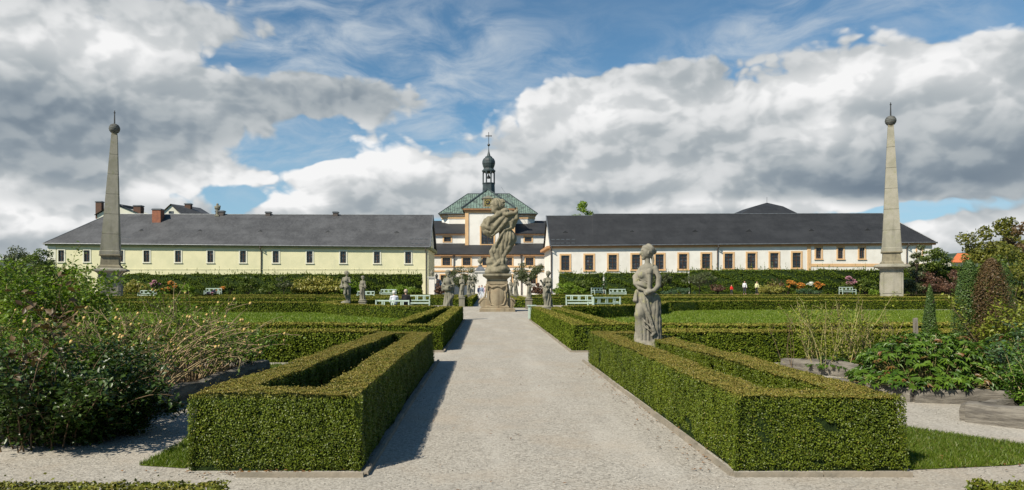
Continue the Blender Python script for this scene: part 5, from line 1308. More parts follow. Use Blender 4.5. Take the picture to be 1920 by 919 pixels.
G('stone woman in swirling robe turned aside on the hedge, white building side of path', 1026, 32.0, .62, dict(sway=-.05, lean=.05, yaw=-35, hair='bun', belt=-25, seed=4, tw=-5, foot=.08, flare=.16, bust=1, vox=.014,
  arms=[((-.13, -.02, 1.45), (-.22, -.14, 1.2), (-.30, -.2, 1.34), 0), ((.17, 0, 1.45), (.22, -.05, 1.17), (-.0, -.2, 1.12), 0)], extra=[('e', (.05, -.12, 1.12), (.17, .1, .12), 35), ('t', [(.18, -.05, 1.1), (.0, -.18, .95), (-.16, -.12, .72), (-.2, -.1, .5)], [.07, .06, .06, .03])]), 1.75)
G('nearly nude twisting stone figure with raised knee beside the curved hedge', 648, 40.5, .62, dict(robe=0, sway=.06, lean=.09, yaw=35, hair='curls', knee=-.02, vox=.016,
  arms=[((-.12, 0, 1.45), (-.23, .06, 1.18), (-.16, -.12, 1.0), 0), ((.2, 0, 1.45), (.28, -.08, 1.2), (.12, -.2, 1.26), 0)], extra=[('e', (-.2, .06, .98), (.16, .13, .13), 20)]), 1.95)
G('slim robed stone figure standing behind the nude one near the curved hedge', 680, 49, .62, dict(sway=-.02, lean=.02, yaw=25, hair='turban', belt=5, seed=7, tw=.5, flare=.16, foot=-.0, vox=.018,
  arms=[((-.13, 0, 1.45), (-.19, -.04, 1.15), (.0, -.2, 1.1), 1), ((.15, 0, 1.45), (.2, -.08, 1.16), (.26, -.24, 1.12), 1)]), 1.78)
G('stone woman with bowed head and folded arm, first on the far hedge bed', 866, 56, .78, dict(sway=.05, lean=-.02, yaw=30, hair='bun', belt=-12, seed=3, tw=3, foot=-.04, vox=.02,
  arms=[((-.15, 0, 1.45), (-.18, -.08, 1.15), (.05, -.2, 1.3), 0), ((.15, 0, 1.45), (.2, -.06, 1.15), (.1, -.22, 1.0), 1)]), 1.82)
G('small stone figure, middle of the three on the far hedge bed', 879.5, 75, .78, dict(sway=-.04, yaw=-20, hair='long', belt=18, seed=8, vox=.024,
  arms=[((-.15, 0, 1.45), (-.22, -.08, 1.2), (-.12, -.2, 1.05), 0), ((.15, 0, 1.45), (.24, -.06, 1.18), (.1, -.2, 1.2), 1)]), 1.9)
G('small stone figure with lifted arm, last of the three on the far hedge bed', 886.5, 80, .78, dict(sway=.05, lean=.03, yaw=20, hair='curls', robe=0, vox=.024,
  arms=[((-.13, 0, 1.45), (-.24, -.05, 1.25), (-.1, -.2, 1.4), 0), ((.17, 0, 1.45), (.26, -.03, 1.2), (.2, -.18, 1.0), 0)], extra=[('e', (.15, .05, 1.0), (.13, .11, .2), 10)]), 1.95)
G('stone woman raising her hands to her chest before the round dark tree', 991.5, 50.5, .74, dict(sway=.03, lean=-.02, yaw=-15, hair='bun', belt=10, seed=9, tw=-2, foot=.03, vox=.018,
  arms=[((-.15, 0, 1.45), (-.26, -.08, 1.22), (-.2, -.2, 1.42), 0), ((.14, 0, 1.45), (.24, -.08, 1.22), (.04, -.2, 1.34), 1)]), 1.55)
G('pale stone figure just beside the pedestal cornice, nearer of two', 958, 78, .7, dict(sway=.04, yaw=10, hair='bun', seed=5, vox=.024, arms=[((-.15, 0, 1.45), (-.2, -.06, 1.16), (0, -.2, 1.2), 0), ((.15, 0, 1.45), (.22, -.06, 1.16), (.12, -.2, 1.0), 1)]), 1.8)
G('pale stone figure with drooping cloak, second beside the pedestal', 967.5, 70, .75, dict(sway=-.05, yaw=-10, hair='hood', seed=6, vox=.024, arms=[((-.15, 0, 1.45), (-.22, -.06, 1.16), (-.05, -.2, 1.0), 1), ((.15, 0, 1.45), (.22, -.06, 1.16), (.05, -.2, 1.3), 1)]), 1.95)
# roof sculpture on the yellow building ridge
def roof_ornament():
    t = thing('roof_ornament', 'weathered stone crown ornament standing on the yellow building roof ridge', 'ornament', (X(409, D+W/2), D+W/2-.3, Z(402, D+W/2)-.4))
    S = SDF((-.8, -.5, 0), (.8, .5, 2.5), .05); S.cone((0, 0, .1), (0, 0, 1.0), .24, .2, .1); S.ell((0, 0, 1.45), (.5, .32, .45), .1); S.ell((0, 0, 2.0), (.22, .2, .25), .1)
    for a in (-.4, .4): S.ell((a, 0, 1.7), (.14, .14, .2), .06)
    S.d = S.d-(.05*wob(S.P, 5)).astype(np.float32); S.mesh('stone_body', 'stone_grey', t)
    b = MB(); b.box(-.35, .35, -.3, .3, 0, .25); b.build('foot', 'stone_grey', t)
roof_ornament()

# ------------------------------------------------------------------ people
def col(name, c, rough=.85, **k): M[name] = mat(name, c, rough, .2, 12, tuple(q*.8 for q in c), **k); return name
def person(label, x, y, z, rz, seated=False, top=(.6, .6, .6), legs=(.05, .06, .09), hair=(.5, .5, .5), h=1.72, arms=None, vox=.02, group=None):
    t = thing('person', label, 'person', (x, y, z), R(rz), group=group); sc_ = h/1.75; t.scale = (sc_,)*3
    nm = f'cloth_{len(M)}'; col(nm, top); lg = f'cloth_{len(M)}'; col(lg, legs); hm = f'hair_{len(M)}'; col(hm, hair, .6)
    if seated: hz = .53; hipc = (0, .02, hz); kn = [(-.11, -.44, .52), (.11, -.44, .52)]; ft = [(-.11, -.46, .08), (.12, -.42, .08)]
    else: hz = .93; hipc = (0, 0, hz); kn = [(-.10, -.03, .5), (.11, -.08, .5)]; ft = [(-.11, .03, .07), (.13, -.06, .07)]
    ch = (0, hipc[1]-.01, hz+.36); nk = (0, hipc[1], hz+.56); sh = [(-.17, hipc[1], hz+.51), (.17, hipc[1], hz+.51)]
    el = [(-.24, hipc[1]-.05, hz+.24), (.24, hipc[1]-.05, hz+.24)]; wr = arms or ([(-.12, -.24, hz+.10), (.12, -.24, hz+.10)] if seated else [(-.24, -.16, hz+.02), (.25, -.1, hz)])
    lo, hi = (-.5, -.75, 0), (.5, .4, hz+.95)
    def body(S, g=0.0, part='all'):
        if part in ('all', 'top'):
            S.path([(0, hipc[1], hz), (0, hipc[1], hz+.18), ch, (0, hipc[1], hz+.50)], [.135+g, .13+g, .15+g, .10+g], .05, (1, .75, 1)); S.cone(sh[0], sh[1], .062+g, .062+g, .05)
            for i in (0, 1): S.path([sh[i], el[i], wr[i]], [.055+g, .045+g, .034+g], .02)
        if part in ('all', 'legs'):
            for i in (0, 1): sx = (-.085, .085)[i]; S.path([(sx, hipc[1], hz), kn[i], ft[i]], [.092+g, .062+g, .045+g], .03)
            S.ell((0, hipc[1]+.01, hz), (.155+g, .12+g, .11+g), .04)
        if part == 'all':
            for i in (0, 1): S.cone((ft[i][0], ft[i][1]+.04, .05), (ft[i][0]*1.05, ft[i][1]-.15, .04), .046, .036, .03); d_ = np.array(wr[i])-np.array(el[i]); hand(S, wr[i], d_, (0, -.2, -1) if seated else (1 if i == 0 else -1, 0, 0), 1.0, .4)
            S.cone(nk, (0, hipc[1]-.01, hz+.66), .055, .05, .03); head(S, (0, hipc[1]-.02, hz+.74), 0, 1.05, None)
    S = SDF(lo, hi, vox); body(S); S.mesh('body', 'skin', t)
    S = SDF(lo, hi, vox); body(S, .014, 'top'); o = S.mesh('shirt', nm, t)
    S = SDF(lo, hi, vox); body(S, .010, 'legs'); S.d = np.maximum(S.d, .09-S.P[:, 2]); S.mesh('trousers', lg, t)
    S = SDF(lo, hi, vox); c = (0, hipc[1]-.02, hz+.74); e = S._ell((0, c[1]+.022, c[2]+.035), (.112, .122, .118)); e = np.maximum(e, -S._ell((0, c[1]-.09, c[2]-.04), (.09, .085, .10))); S.u(e, .01); S.mesh('hair', hm, t)
    return t
bx, by, ba = X(738, 39.5), 39.5, 166
bl = lambda u, v: (bx+u*math.cos(R(ba))-v*math.sin(R(ba)), by+u*math.sin(R(ba))+v*math.cos(R(ba)))
for o in bpy.data.objects:
    if o.get('label', '').startswith('mint bench seen from behind that'): o.location = (bx, by, 0); o.rotation_euler.z = R(ba); o.scale = (1.02, 1, .86)
p = bl(.02, -.14); person('white haired person in white shirt sitting on the bench seen from behind', p[0], p[1], .03, ba+28, True, (.68, .68, .74), (.04, .05, .11), (.62, .60, .56), h=1.68, vox=.018)
p = bl(-.70, -.14); person('grey haired person in black jacket sitting on the bench seen from behind', p[0], p[1], .03, ba+2, True, (.018, .018, .02), (.03, .03, .035), (.42, .33, .26), h=1.78, vox=.018)
YP = 88
person('person in dark top and pale trousers walking near the gate, first beside the pedestal', X(898.5, YP), YP, 0, 20, False, (.05, .06, .12), (.65, .66, .68), (.14, .05, .03), h=1.7, vox=.03)
person('person in striped blue shirt and pale trousers walking in the middle near the gate', X(903.5, YP-1), YP-1, 0, -10, False, (.24, .28, .36), (.62, .64, .68), (.05, .03, .02), h=1.76, vox=.03)
person('person in pink top and pale trousers walking closest to the main pedestal', X(909, YP), YP, 0, -40, False, (.55, .38, .42), (.6, .62, .68), (.2, .14, .08), h=1.68, vox=.03)
person('child in bright red shirt before the tall hedge of the white building', X(1371.5, 91), 91, .6, 0, False, (.75, .035, .03), (.05, .05, .06), (.55, .12, .06), h=1.2, vox=.03)
person('person in white shirt with dark hair before the tall hedge of the white building', X(1396, 91.5), 91.5, .6, 0, False, (.75, .75, .76), (.05, .05, .06), (.07, .035, .025), h=1.72, vox=.03)
person('person in pale yellow top before the tall hedge of the white building', X(1419, 91.5), 91.5, .6, 0, False, (.72, .69, .38), (.04, .04, .05), (.10, .07, .04), h=1.66, vox=.03)
# ------------------------------------------------------------------ trees, shrubs and flowers
def lm(name, *a, **k): M[name] = leaf_mat(name, *a, **k); return name
lm('leaf_tree', (.030, .060, .010), (.12, .16, .03), trans=.3)
lm('leaf_autumn', (.045, .065, .012), (.17, .17, .035), trans=.3)
lm('leaf_bright', (.07, .14, .015), (.20, .28, .04), trans=.4)
lm('leaf_olive', (.030, .045, .022), (.10, .12, .06), trans=.2)
lm('leaf_dark', (.012, .030, .006), (.052, .092, .015), trans=.15, rough=.4, spec=.4)
lm('leaf_rose', (.030, .080, .012), (.12, .21, .03), trans=.3, cscale=2)
lm('leaf_rose_light', (.045, .095, .012), (.17, .25, .035), trans=.35, cscale=2)
lm('leaf_brown', (.050, .030, .014), (.17, .11, .045), trans=.2)
lm('leaf_redbrown', (.06, .03, .022), (.17, .09, .05), trans=.2)
lm('leaf_juniper', (.022, .05, .016), (.085, .14, .04), trans=.15)
lm('leaf_bluegreen', (.022, .055, .030), (.075, .13, .07), trans=.2)
lm('leaf_peony', (.025, .070, .012), (.11, .19, .025), tip=(.19, .09, .035), trans=.25, rough=.4)
lm('leaf_straw', (.12, .14, .02), (.32, .29, .10), trans=.3)
lm('leaf_yellow', (.09, .13, .02), (.26, .29, .05), trans=.4)
lm('petal_orange', (.42, .14, .025), (.58, .26, .04), trans=.3)
lm('petal_pink', (.40, .16, .22), (.55, .32, .36), trans=.3)
lm('petal_white', (.6, .6, .56), (.8, .8, .75), trans=.3)
lm('petal_red', (.42, .10, .05), (.62, .22, .10), trans=.3)
M['bark'] = mat('bark', (.09, .07, .05), .95, .1, 5, (.05, .04, .03), stretch=(3, 3, .6), bump=.6)
M['cane'] = mat('cane', (.36, .26, .15), .8, .2, 9, (.17, .14, .07))
M['cane_dark'] = mat('cane_dark', (.11, .075, .045), .8, .2, 9, (.16, .11, .06))
M['cane_green'] = mat('cane_green', (.30, .30, .12), .7, .2, 9, (.34, .25, .12))
M['hip'] = mat('hip', (.50, .22, .06), .5, .4, 12, (.46, .36, .12))

def crown_points(n, nc, c, r, clump=.3, seed=0, flat=.0, hollow=.45, rough=.25):
    g = np.random.default_rng(seed); u = g.normal(0, 1, (nc, 3)); u /= np.linalg.norm(u, axis=1)[:, None]
    u[:, 2] = np.where(u[:, 2] < -flat, u[:, 2]*.4, u[:, 2])
    cc = u*(hollow+(1-hollow)*g.uniform(0, 1, (nc, 1))**.5)*(1+rough*wob(u, 2.5, seed)[:, None])*np.array(r)+np.array(c)
    rc = clump*np.mean(r)*g.uniform(.55, 1.3, nc)
    k = g.choice(nc, n, p=rc**2/(rc**2).sum()); q = g.normal(0, 1, (n, 3)); q /= np.linalg.norm(q, axis=1)[:, None]
    P = cc[k]+q*(rc[k]*g.uniform(.25, 1.05, n)**.6)[:, None]*np.array([1, 1, .75])
    return P, q, cc
def tree(label, x, y, h, rx, rz_, m='leaf_tree', n=7000, s=.22, nc=55, z0=0, trunk=.16, th=None, seed=1, cat='tree', name='tree', group=None, clump=.28, rough=.25, hollow=.45, ry=None):
    t = thing(name, label, cat, (x, y, z0), group=group); cz = h-rz_
    P, q, cc = crown_points(n, nc, (0, 0, cz), (rx, ry or rx, rz_), clump, seed, rough=rough, hollow=hollow)
    P[:, 2] = np.maximum(P[:, 2], .08); leaf_mesh('crown', P, q, s, m, t, up=.3, spread=.7, fold=False)
    b = MB(); g = random.Random(seed); th_ = th if th is not None else cz
    b.tube([(0, 0, -.05), (g.uniform(-.1, .1)*rx*.2, 0, th_*.5), (0, 0, th_*.9), (0, 0, cz+rz_*.3)], [trunk, trunk*.8, trunk*.65, trunk*.2], 8)
    for i in range(min(nc, 26)):
        p = cc[i*len(cc)//min(nc, 26)]; st = (0, 0, min(th_*g.uniform(.55, 1.0), p[2]))
        md = (p[0]*.5, p[1]*.5, st[2]+(p[2]-st[2])*.35); b.tube([st, md, tuple(p)], [trunk*.42, trunk*.25, trunk*.08], 5)
    b.build('trunk', 'bark', t, smooth=True); return t
def shrub(label, px, Y, pyt, wpx, m, z0=0, s=.14, n=2600, name='shrub', cat='shrub', d=None, seed=1, flowers=None, nc=30, group=None, clump=.3, zb=.0, spiky=0, hollow=.3):
    x = X(px, Y); h = Z(pyt, Y)-z0; rx = wpx/2*Y/F; t = thing(name, label, cat, (x, Y, z0), group=group)
    P, q, cc = crown_points(n, nc, (0, 0, h*.52), (rx, d or rx, h*.52), clump, seed, hollow=hollow, rough=.3)
    if spiky:
        g = np.random.default_rng(seed+9); k = int(n*.35); a = g.uniform(-1, 1, k); sx_ = np.round(a*spiky)/spiky; hh = g.uniform(.3, 1.12, k)*h*(1-.25*np.abs(sx_)**2)*(.8+.25*np.sin(sx_*40+seed))
        P = np.concatenate([P*np.array([1, 1, .8]), np.stack([sx_*rx+g.normal(0, .04, k), g.uniform(-.5, .5, k)*rx*.5, hh], 1)]); q = np.concatenate([q, g.normal(0, 1, (k, 3))])
    P[:, 2] = np.clip(P[:, 2], .02, None); leaf_mesh('foliage', P, q, s, m, t, up=.35, fold=False)
    b = MB(); g = random.Random(seed)
    for i in range(7): p = cc[i*len(cc)//7]; b.tube([(g.uniform(-.1, .1), g.uniform(-.1, .1), -.02), (p[0]*.4, p[1]*.4, p[2]*.6), tuple(p)], [.035, .025, .01], 5)
    b.build('stem', 'bark', t)
    if flowers:
        fm, fn, fs = flowers; g = np.random.default_rng(seed+5); k = np.argsort(-P[:, 2]+P[:, 1]*.6+g.uniform(0, h*.5, len(P)))[:fn]; leaf_mesh('blossoms', P[k]+np.array([0, -.06, .05]), np.tile([0, -.6, 1.], (len(k), 1)), fs, fm, t, aspect=.95, spread=.35, fold=False)
    return t
# beyond the buildings and at the sides
tree('bright green tree top showing above the white building roof', X(1096, 135), 135, Z(380, 135), 3.2, 4.4, 'leaf_bright', 3600, .42, 30, seed=3, rough=.4)
tree('tall autumn tinted tree at the photo edge above the shrubs', X(1880, 60), 60, Z(404, 60), 2.9, 3.1, 'leaf_autumn', 6500, .24, 34, seed=5, rough=.45, clump=.25)
tree('lower bushy tree crown just beside the orange roof, under the autumn tree', X(1874, 62), 62, Z(432, 62), 1.9, 1.8, 'leaf_autumn', 3600, .22, 24, seed=11, rough=.35)
tree('autumn tree crown cut by the photo edge beside the tall autumn tree', X(1932, 58), 58, Z(414, 58), 1.6, 3.0, 'leaf_brown', 3600, .22, 26, seed=7, rough=.35)
tree('rounded green tree behind the hedge between white building and orange roof', X(1747, 98), 98, Z(463, 98), 2.2, 2.6, 'leaf_tree', 4200, .26, 30, seed=8, rough=.35)
tree('olive leaved young tree with spiky shoots at the white building corner', X(1718, 96), 96, Z(466, 96), 1.3, 2.6, 'leaf_olive', 1600, .24, 22, seed=9, rough=.5)
tree('large green tree filling the edge below the autumn tree', X(1888, 34), 34, Z(462, 34), 1.9, 2.1, 'leaf_tree', 9000, .13, 60, seed=12, rough=.3)
tree('dense green shrub tree beside the orange roof, in front of the hedge', X(1860, 38), 38, Z(486, 38), 1.1, 1.6, 'leaf_bright', 4200, .13, 36, seed=13, rough=.3, trunk=.08)
tree('yellow green bush cut by the photo edge under the big green tree', X(1916, 26), 26, Z(470, 26), 1.0, 1.7, 'leaf_autumn', 5200, .10, 44, seed=14, rough=.3, trunk=.08)
tree('thin feathery tree rising behind the dark hedge at the far garden corner', X(28, 60), 60, Z(452, 60), 1.9, 2.4, 'leaf_olive', 3200, .17, 26, seed=15, rough=.5, hollow=.2)
tree('bushy green tree at the dark hedge behind the rose bush', X(62, 54), 54, Z(470, 54), 1.6, 2.0, 'leaf_tree', 5200, .15, 40, seed=16, rough=.35)
tree('low leafy tree between the dark hedge and the yellow building', X(98, 66), 66, Z(500, 66), 2.0, 1.6, 'leaf_tree', 4000, .18, 34, seed=17, rough=.3)
# round standard trees in the gateway
tree('round dark standard tree behind the statues, yellow building side of the gate', X(862, 92), 92, Z(497, 92), 2.3, 1.9, 'leaf_olive', 7500, .16, 50, seed=21, trunk=.1, hollow=.2)
tree('round dark standard tree on the white building side of the gate', X(989, 92), 92, Z(496, 92), 2.1, 1.55, 'leaf_olive', 6500, .16, 46, seed=22, trunk=.1, hollow=.2)
shrub('reddish brown shrub under the lamp by the yellow building corner', 826, 100, 533, 24, 'leaf_redbrown', s=.2, n=1500, seed=2)
shrub('reddish brown shrub by the short pillar near the white building', 1010, 98, 532, 26, 'leaf_redbrown', s=.2, n=1500, seed=3)
# border plants, yellow building side
shrub('wide drift of tall yellowish grasses under the hedge, behind the two statues', 595, 91, 521, 96, 'leaf_straw', .45, .26, 6000, 'ornamental_grass', 'grass clump', d=1.6, seed=4, spiky=26)
shrub('second drift of tall green grasses just behind the slim statue', 660, 90, 527, 46, 'leaf_bright', .45, .22, 3000, 'ornamental_grass', 'grass clump', d=1.3, seed=5, spiky=14)
shrub('low green bushes before the hedge end near the corner bench', 752, 92, 536, 70, 'leaf_bright', .3, .18, 3000, d=1.2, seed=6)
tree('small dark round tree in the border before the tall hedge', X(532, 89), 89, Z(519, 89), 1.1, .95, 'leaf_olive', 2200, .15, 26, z0=0, trunk=.05, seed=23)
shrub('dark thin shrub trained on the hedge by the small dark tree', 432, 94, 522, 26, 'leaf_tree', .45, .2, 1400, seed=7)
shrub('slim shrub with bare stems against the hedge between bench and dark tree', 465, 94, 518, 34, 'leaf_tree', .45, .2, 1500, seed=8)
shrub('pink flowered clump behind the rose bush', 292, 90, 528, 22, 'leaf_tree', .45, .16, 1300, 'flower_clump', 'flowers', seed=9, flowers=('petal_pink', 160, .26))
shrub('orange and pink flowers beside the bench behind the rose bush', 322, 91, 531, 36, 'leaf_tree', .45, .16, 1600, 'flower_clump', 'flowers', seed=10, flowers=('petal_orange', 110, .22))
shrub('orange flowers next to the bench under the long hedge', 414, 90, 537, 20, 'leaf_tree', .45, .16, 900, 'flower_clump', 'flowers', seed=11, flowers=('petal_orange', 80, .2))
shrub('purple pink low flowers in front of the bench under the long hedge', 398, 84, 544, 18, 'leaf_tree', .3, .14, 700, 'flower_clump', 'flowers', seed=12, flowers=('petal_pink', 120, .18))
shrub('brown and green bushes near the dark hedge behind the rose bush', 75, 66, 525, 90, 'leaf_brown', 0, .2, 3600, d=1.5, seed=13)
shrub('grassy green bush behind the rose bush beside the obelisk', 150, 76, 530, 60, 'leaf_straw', 0, .18, 2600, d=1.5, seed=14)
shrub('yellowing plants in the border behind the obelisk', 250, 90, 528, 60, 'leaf_straw', .45, .2, 2600, d=1.2, seed=15)
shrub('green leafy clump midway along the border behind the bench', 350, 92, 532, 30, 'leaf_bright', .45, .18, 1300, seed=41)
shrub('loose green clump in the border between grasses and trained shrub', 505, 91, 533, 36, 'leaf_tree', .45, .18, 1500, seed=42)
# border plants, white building side
shrub('bright green leafy bushes at the corner of the white building', 1062, 92, 531, 60, 'leaf_bright', .2, .2, 3600, d=1.6, seed=16)
shrub('tall leafy bush with pinkish tips before the first hedge block', 1092, 93, 521, 46, 'leaf_tree', .3, .2, 2600, d=1.2, seed=17)
shrub('small grey green shrub in the gap between two hedge blocks', 1133, 93, 518, 9, 'leaf_bluegreen', .3, .16, 300, seed=18)
tree('small round dark tree behind the large statue', X(1241, 90), 90, Z(507, 90), 1.3, 1.2, 'leaf_olive', 2600, .15, 26, trunk=.06, seed=24)
tree('spreading dark small tree under the hedge gap, near the red shirted child', X(1312, 89), 89, Z(511, 89), 2.0, 1.0, 'leaf_olive', 3400, .15, 34, trunk=.06, seed=25)
shrub('grey green lavender clumps along the border beside the large statue', 1275, 89, 541, 70, 'leaf_bluegreen', .5, .14, 2200, d=1.0, seed=19)
shrub('reddish grass clump between the spreading tree and the people', 1345, 92, 532, 26, 'leaf_redbrown', .6, .18, 900, seed=20)
shrub('green clump between the white shirted person and the flower border', 1445, 90, 533, 44, 'leaf_straw', .6, .18, 2200, seed=21, spiky=10)
shrub('brownish tall seed heads before the hedge left of the orange flowers', 1455, 93, 524, 30, 'leaf_brown', .6, .18, 1200, seed=22, spiky=8)
for i, (p, w, l) in enumerate(((1478, 26, 'first clump of orange flowers next to the brown seed heads'), (1498, 24, 'second orange flower clump, between first clump and white flowers'), (1535, 22, 'orange flower clump beyond the white flowers, before the pink ones'))):
    shrub(l, p, 90, 527, w, 'leaf_tree', .6, .16, 1400, 'flower_clump', 'flowers', seed=30+i, flowers=('petal_orange', 170, .2), group='clumps of orange flowers before the tall hedge')
shrub('small white flower clump between the orange flowers', 1517, 91, 528, 14, 'leaf_tree', .6, .15, 700, 'flower_clump', 'flowers', seed=33, flowers=('petal_white', 90, .2))
shrub('pink flower clump above the bench near the obelisk', 1588, 91, 523, 24, 'leaf_tree', .6, .16, 1300, 'flower_clump', 'flowers', seed=34, flowers=('petal_pink', 200, .26))
shrub('bushy green plant between the pink flowers and the obelisk', 1622, 91, 524, 40, 'leaf_tree', .6, .18, 2400, seed=35)
shrub('grey purple herbs below the orange flowers', 1520, 88, 542, 60, 'leaf_bluegreen', .6, .12, 1800, d=.8, seed=36)
shrub('lush bright green leaves at the foot of the far obelisk', 1640, 84, 543, 26, 'leaf_bright', .3, .2, 1000, seed=37)
for i, (p, w, ty, l) in enumerate(((1708, 44, 512, 'rust brown bush right beside the panelled obelisk pedestal'), (1745, 54, 506, 'tallest rust brown bush between the obelisk and the cone conifer'), (1785, 50, 508, 'rust brown bush behind the upright conifers'))):
    shrub(l, p, 80, ty, w, 'leaf_redbrown' if i else 'leaf_olive', 0, .18, 3000, seed=38+i, group='brown bushes beside the obelisk')
shrub('greyish silver bush at the photo edge beyond the conifers', 1904, 30, 520, 46, 'leaf_bluegreen', 0, .09, 2600, seed=44)

# ------------------------------------------------------------------ upright conifers, foreground beds
def upright(label, px, Y, pyt, pyb, wpx, m, s=.03, n=12000, cone=0.0, seed=1, cat='conifer', shaggy=.12):
    x = X(px, Y); z1, z0 = Z(pyt, Y), 0; h = z1-z0; r = wpx/2*Y/F; g = np.random.default_rng(seed)
    t = thing('columnar_conifer', label, cat, (x, Y, 0)); z = g.uniform(0.02, 1, n)**(.85); a = g.uniform(0, 6.283, n)
    prof = np.where(z < .5, 1, np.sqrt(np.clip(1-((z-.5)/.5)**2, 0, 1)))*(1-cone)+cone*(1-z)**.75*1.1
    rad = r*prof*(1+.22*np.sin(3*a+z*5+seed)*np.sin(z*11+seed)+shaggy*g.normal(0, 1, n)); rad *= g.uniform(.55, 1, n)**.35
    P = np.stack([rad*np.cos(a), rad*np.sin(a), z*h+np.abs(g.normal(0, .03, n))], 1); Nn = np.stack([np.cos(a), np.sin(a), np.full(n, .8)], 1)
    leaf_mesh('foliage', P, Nn, s, m, t, aspect=.45, spread=.6, up=.5, fold=False)
    b = MB(); b.tube([(0, 0, 0), (0, 0, h*.9)], [.05, .01], 6)
    for i in range(12): a_ = i*2.4; zz = h*(.15+.06*i); b.tube([(0, 0, zz), (r*.6*math.cos(a_), r*.6*math.sin(a_), zz+.15)], [.015, .006], 4)
    b.build('trunk', 'bark', t); return t
upright('narrow pointed dark green cone conifer standing beside the grey wooden stake', 1743, 13.2, 538, 650, 31, 'leaf_juniper', .030, 12000, .75, seed=2, shaggy=.06)
upright('broad upright juniper of mixed green, between the cone conifer and the browned one', 1816, 13.2, 492, 650, 50, 'leaf_juniper', .034, 17000, .12, seed=3)
upright('upright conifer with dead brown foliage in front of the trees', 1858, 12.9, 488, 655, 58, 'leaf_brown', .034, 17000, .05, seed=4, shaggy=.16)
upright('green conifer behind the browned one', 1882, 13.8, 500, 650, 40, 'leaf_juniper', .034, 9000, .1, seed=5)
st = MB(); xs_ = X(1719, 12.4); st.add([(xs_-.03, 12.4-.03, 0), (xs_+.03, 12.4-.03, 0), (xs_+.03, 12.43, 0), (xs_-.03, 12.43, 0), (xs_-.055, 12.37, Z(597, 12.4)), (xs_+.0, 12.37, Z(596, 12.4)), (xs_+.0, 12.43, Z(596, 12.4)), (xs_-.055, 12.43, Z(597, 12.4))], [(0, 3, 2, 1), (4, 5, 6, 7), (0, 1, 5, 4), (1, 2, 6, 5), (2, 3, 7, 6), (3, 0, 4, 7)])
tag(st.build('stake', 'wood_post'), 'leaning grey wooden stake beside the cone conifer', 'stake')

def log_bed(label, pts, h=.26, w=.16, soil=None):
    t = thing('raised_bed', label, 'raised bed')
    for i in range(len(pts)-1):
        a, c = Vector(pts[i]+(0,)), Vector(pts[i+1]+(0,)); n = 7; b = MB(); dr = (c-a).normalized(); nr = Vector((-dr.y, dr.x, 0)); vs = []
        for j in range(n+1):
            p = a+(c-a)*(j/n); hh = h+random.uniform(-.02, .02)-(.025 if j in (0, n) else 0); ww = w*random.uniform(.85, 1.1)
            for (u, v) in ((-.5, 0), (-.55, .6), (-.4, .95), (.35, 1.0), (.52, .6), (.5, 0)): q = p+nr*ww*u; vs.append((q.x, q.y, hh*v-.01))
        fs = [(j*6+k_, j*6+(k_+1) % 6, (j+1)*6+(k_+1) % 6, (j+1)*6+k_) for j in range(n) for k_ in range(6)]+[(5, 4, 3, 2, 1, 0), tuple(n*6+k_ for k_ in range(6))]
        b.add(vs, fs); b.build('timber', 'wood_log', t, bevel=0)
    if soil: b = MB(); b.add([(x, y, h*.5) for x, y in ccw(soil)], [tuple(range(len(soil)))]); b.build('soil_fill', 'soil', t, fix=False)
    return t
log_bed('long dark timber raised bed under the rose bush', [(-9.5, 6.9), (-4.25, 7.2), (-4.15, 10.0), (-4.1, 12.9), (-8.5, 13.2)], .27, soil=[(-9.5, 6.9), (-4.25, 7.2), (-4.15, 10.0), (-4.1, 12.9), (-8.5, 13.2)])
log_bed('weathered timber raised bed holding the dry stalks', [(5.72, 13.35), (6.58, 12.0), (8.2, 11.7)], .27, soil=[(5.72, 13.35), (6.58, 12.0), (8.2, 11.7), (11, 11.7), (11, 13.9), (6, 13.9)])
log_bed('timber raised bed under the big leaved plants', [(5.35, 10.75), (5.95, 9.65), (7.3, 9.35), (9.5, 9.6)], .21, soil=[(5.35, 10.75), (5.95, 9.65), (7.3, 9.35), (9.5, 9.6), (9.5, 11.3), (5.6, 11.4)])
log_bed('grey timber bed corner at the photo edge with bright shrub', [(6.6, 8.6), (5.72, 8.25), (6.2, 7.75), (8.5, 7.0)], .24, soil=[(6.6, 8.6), (5.72, 8.25), (6.2, 7.75), (8.5, 7.0), (9, 8.6)])

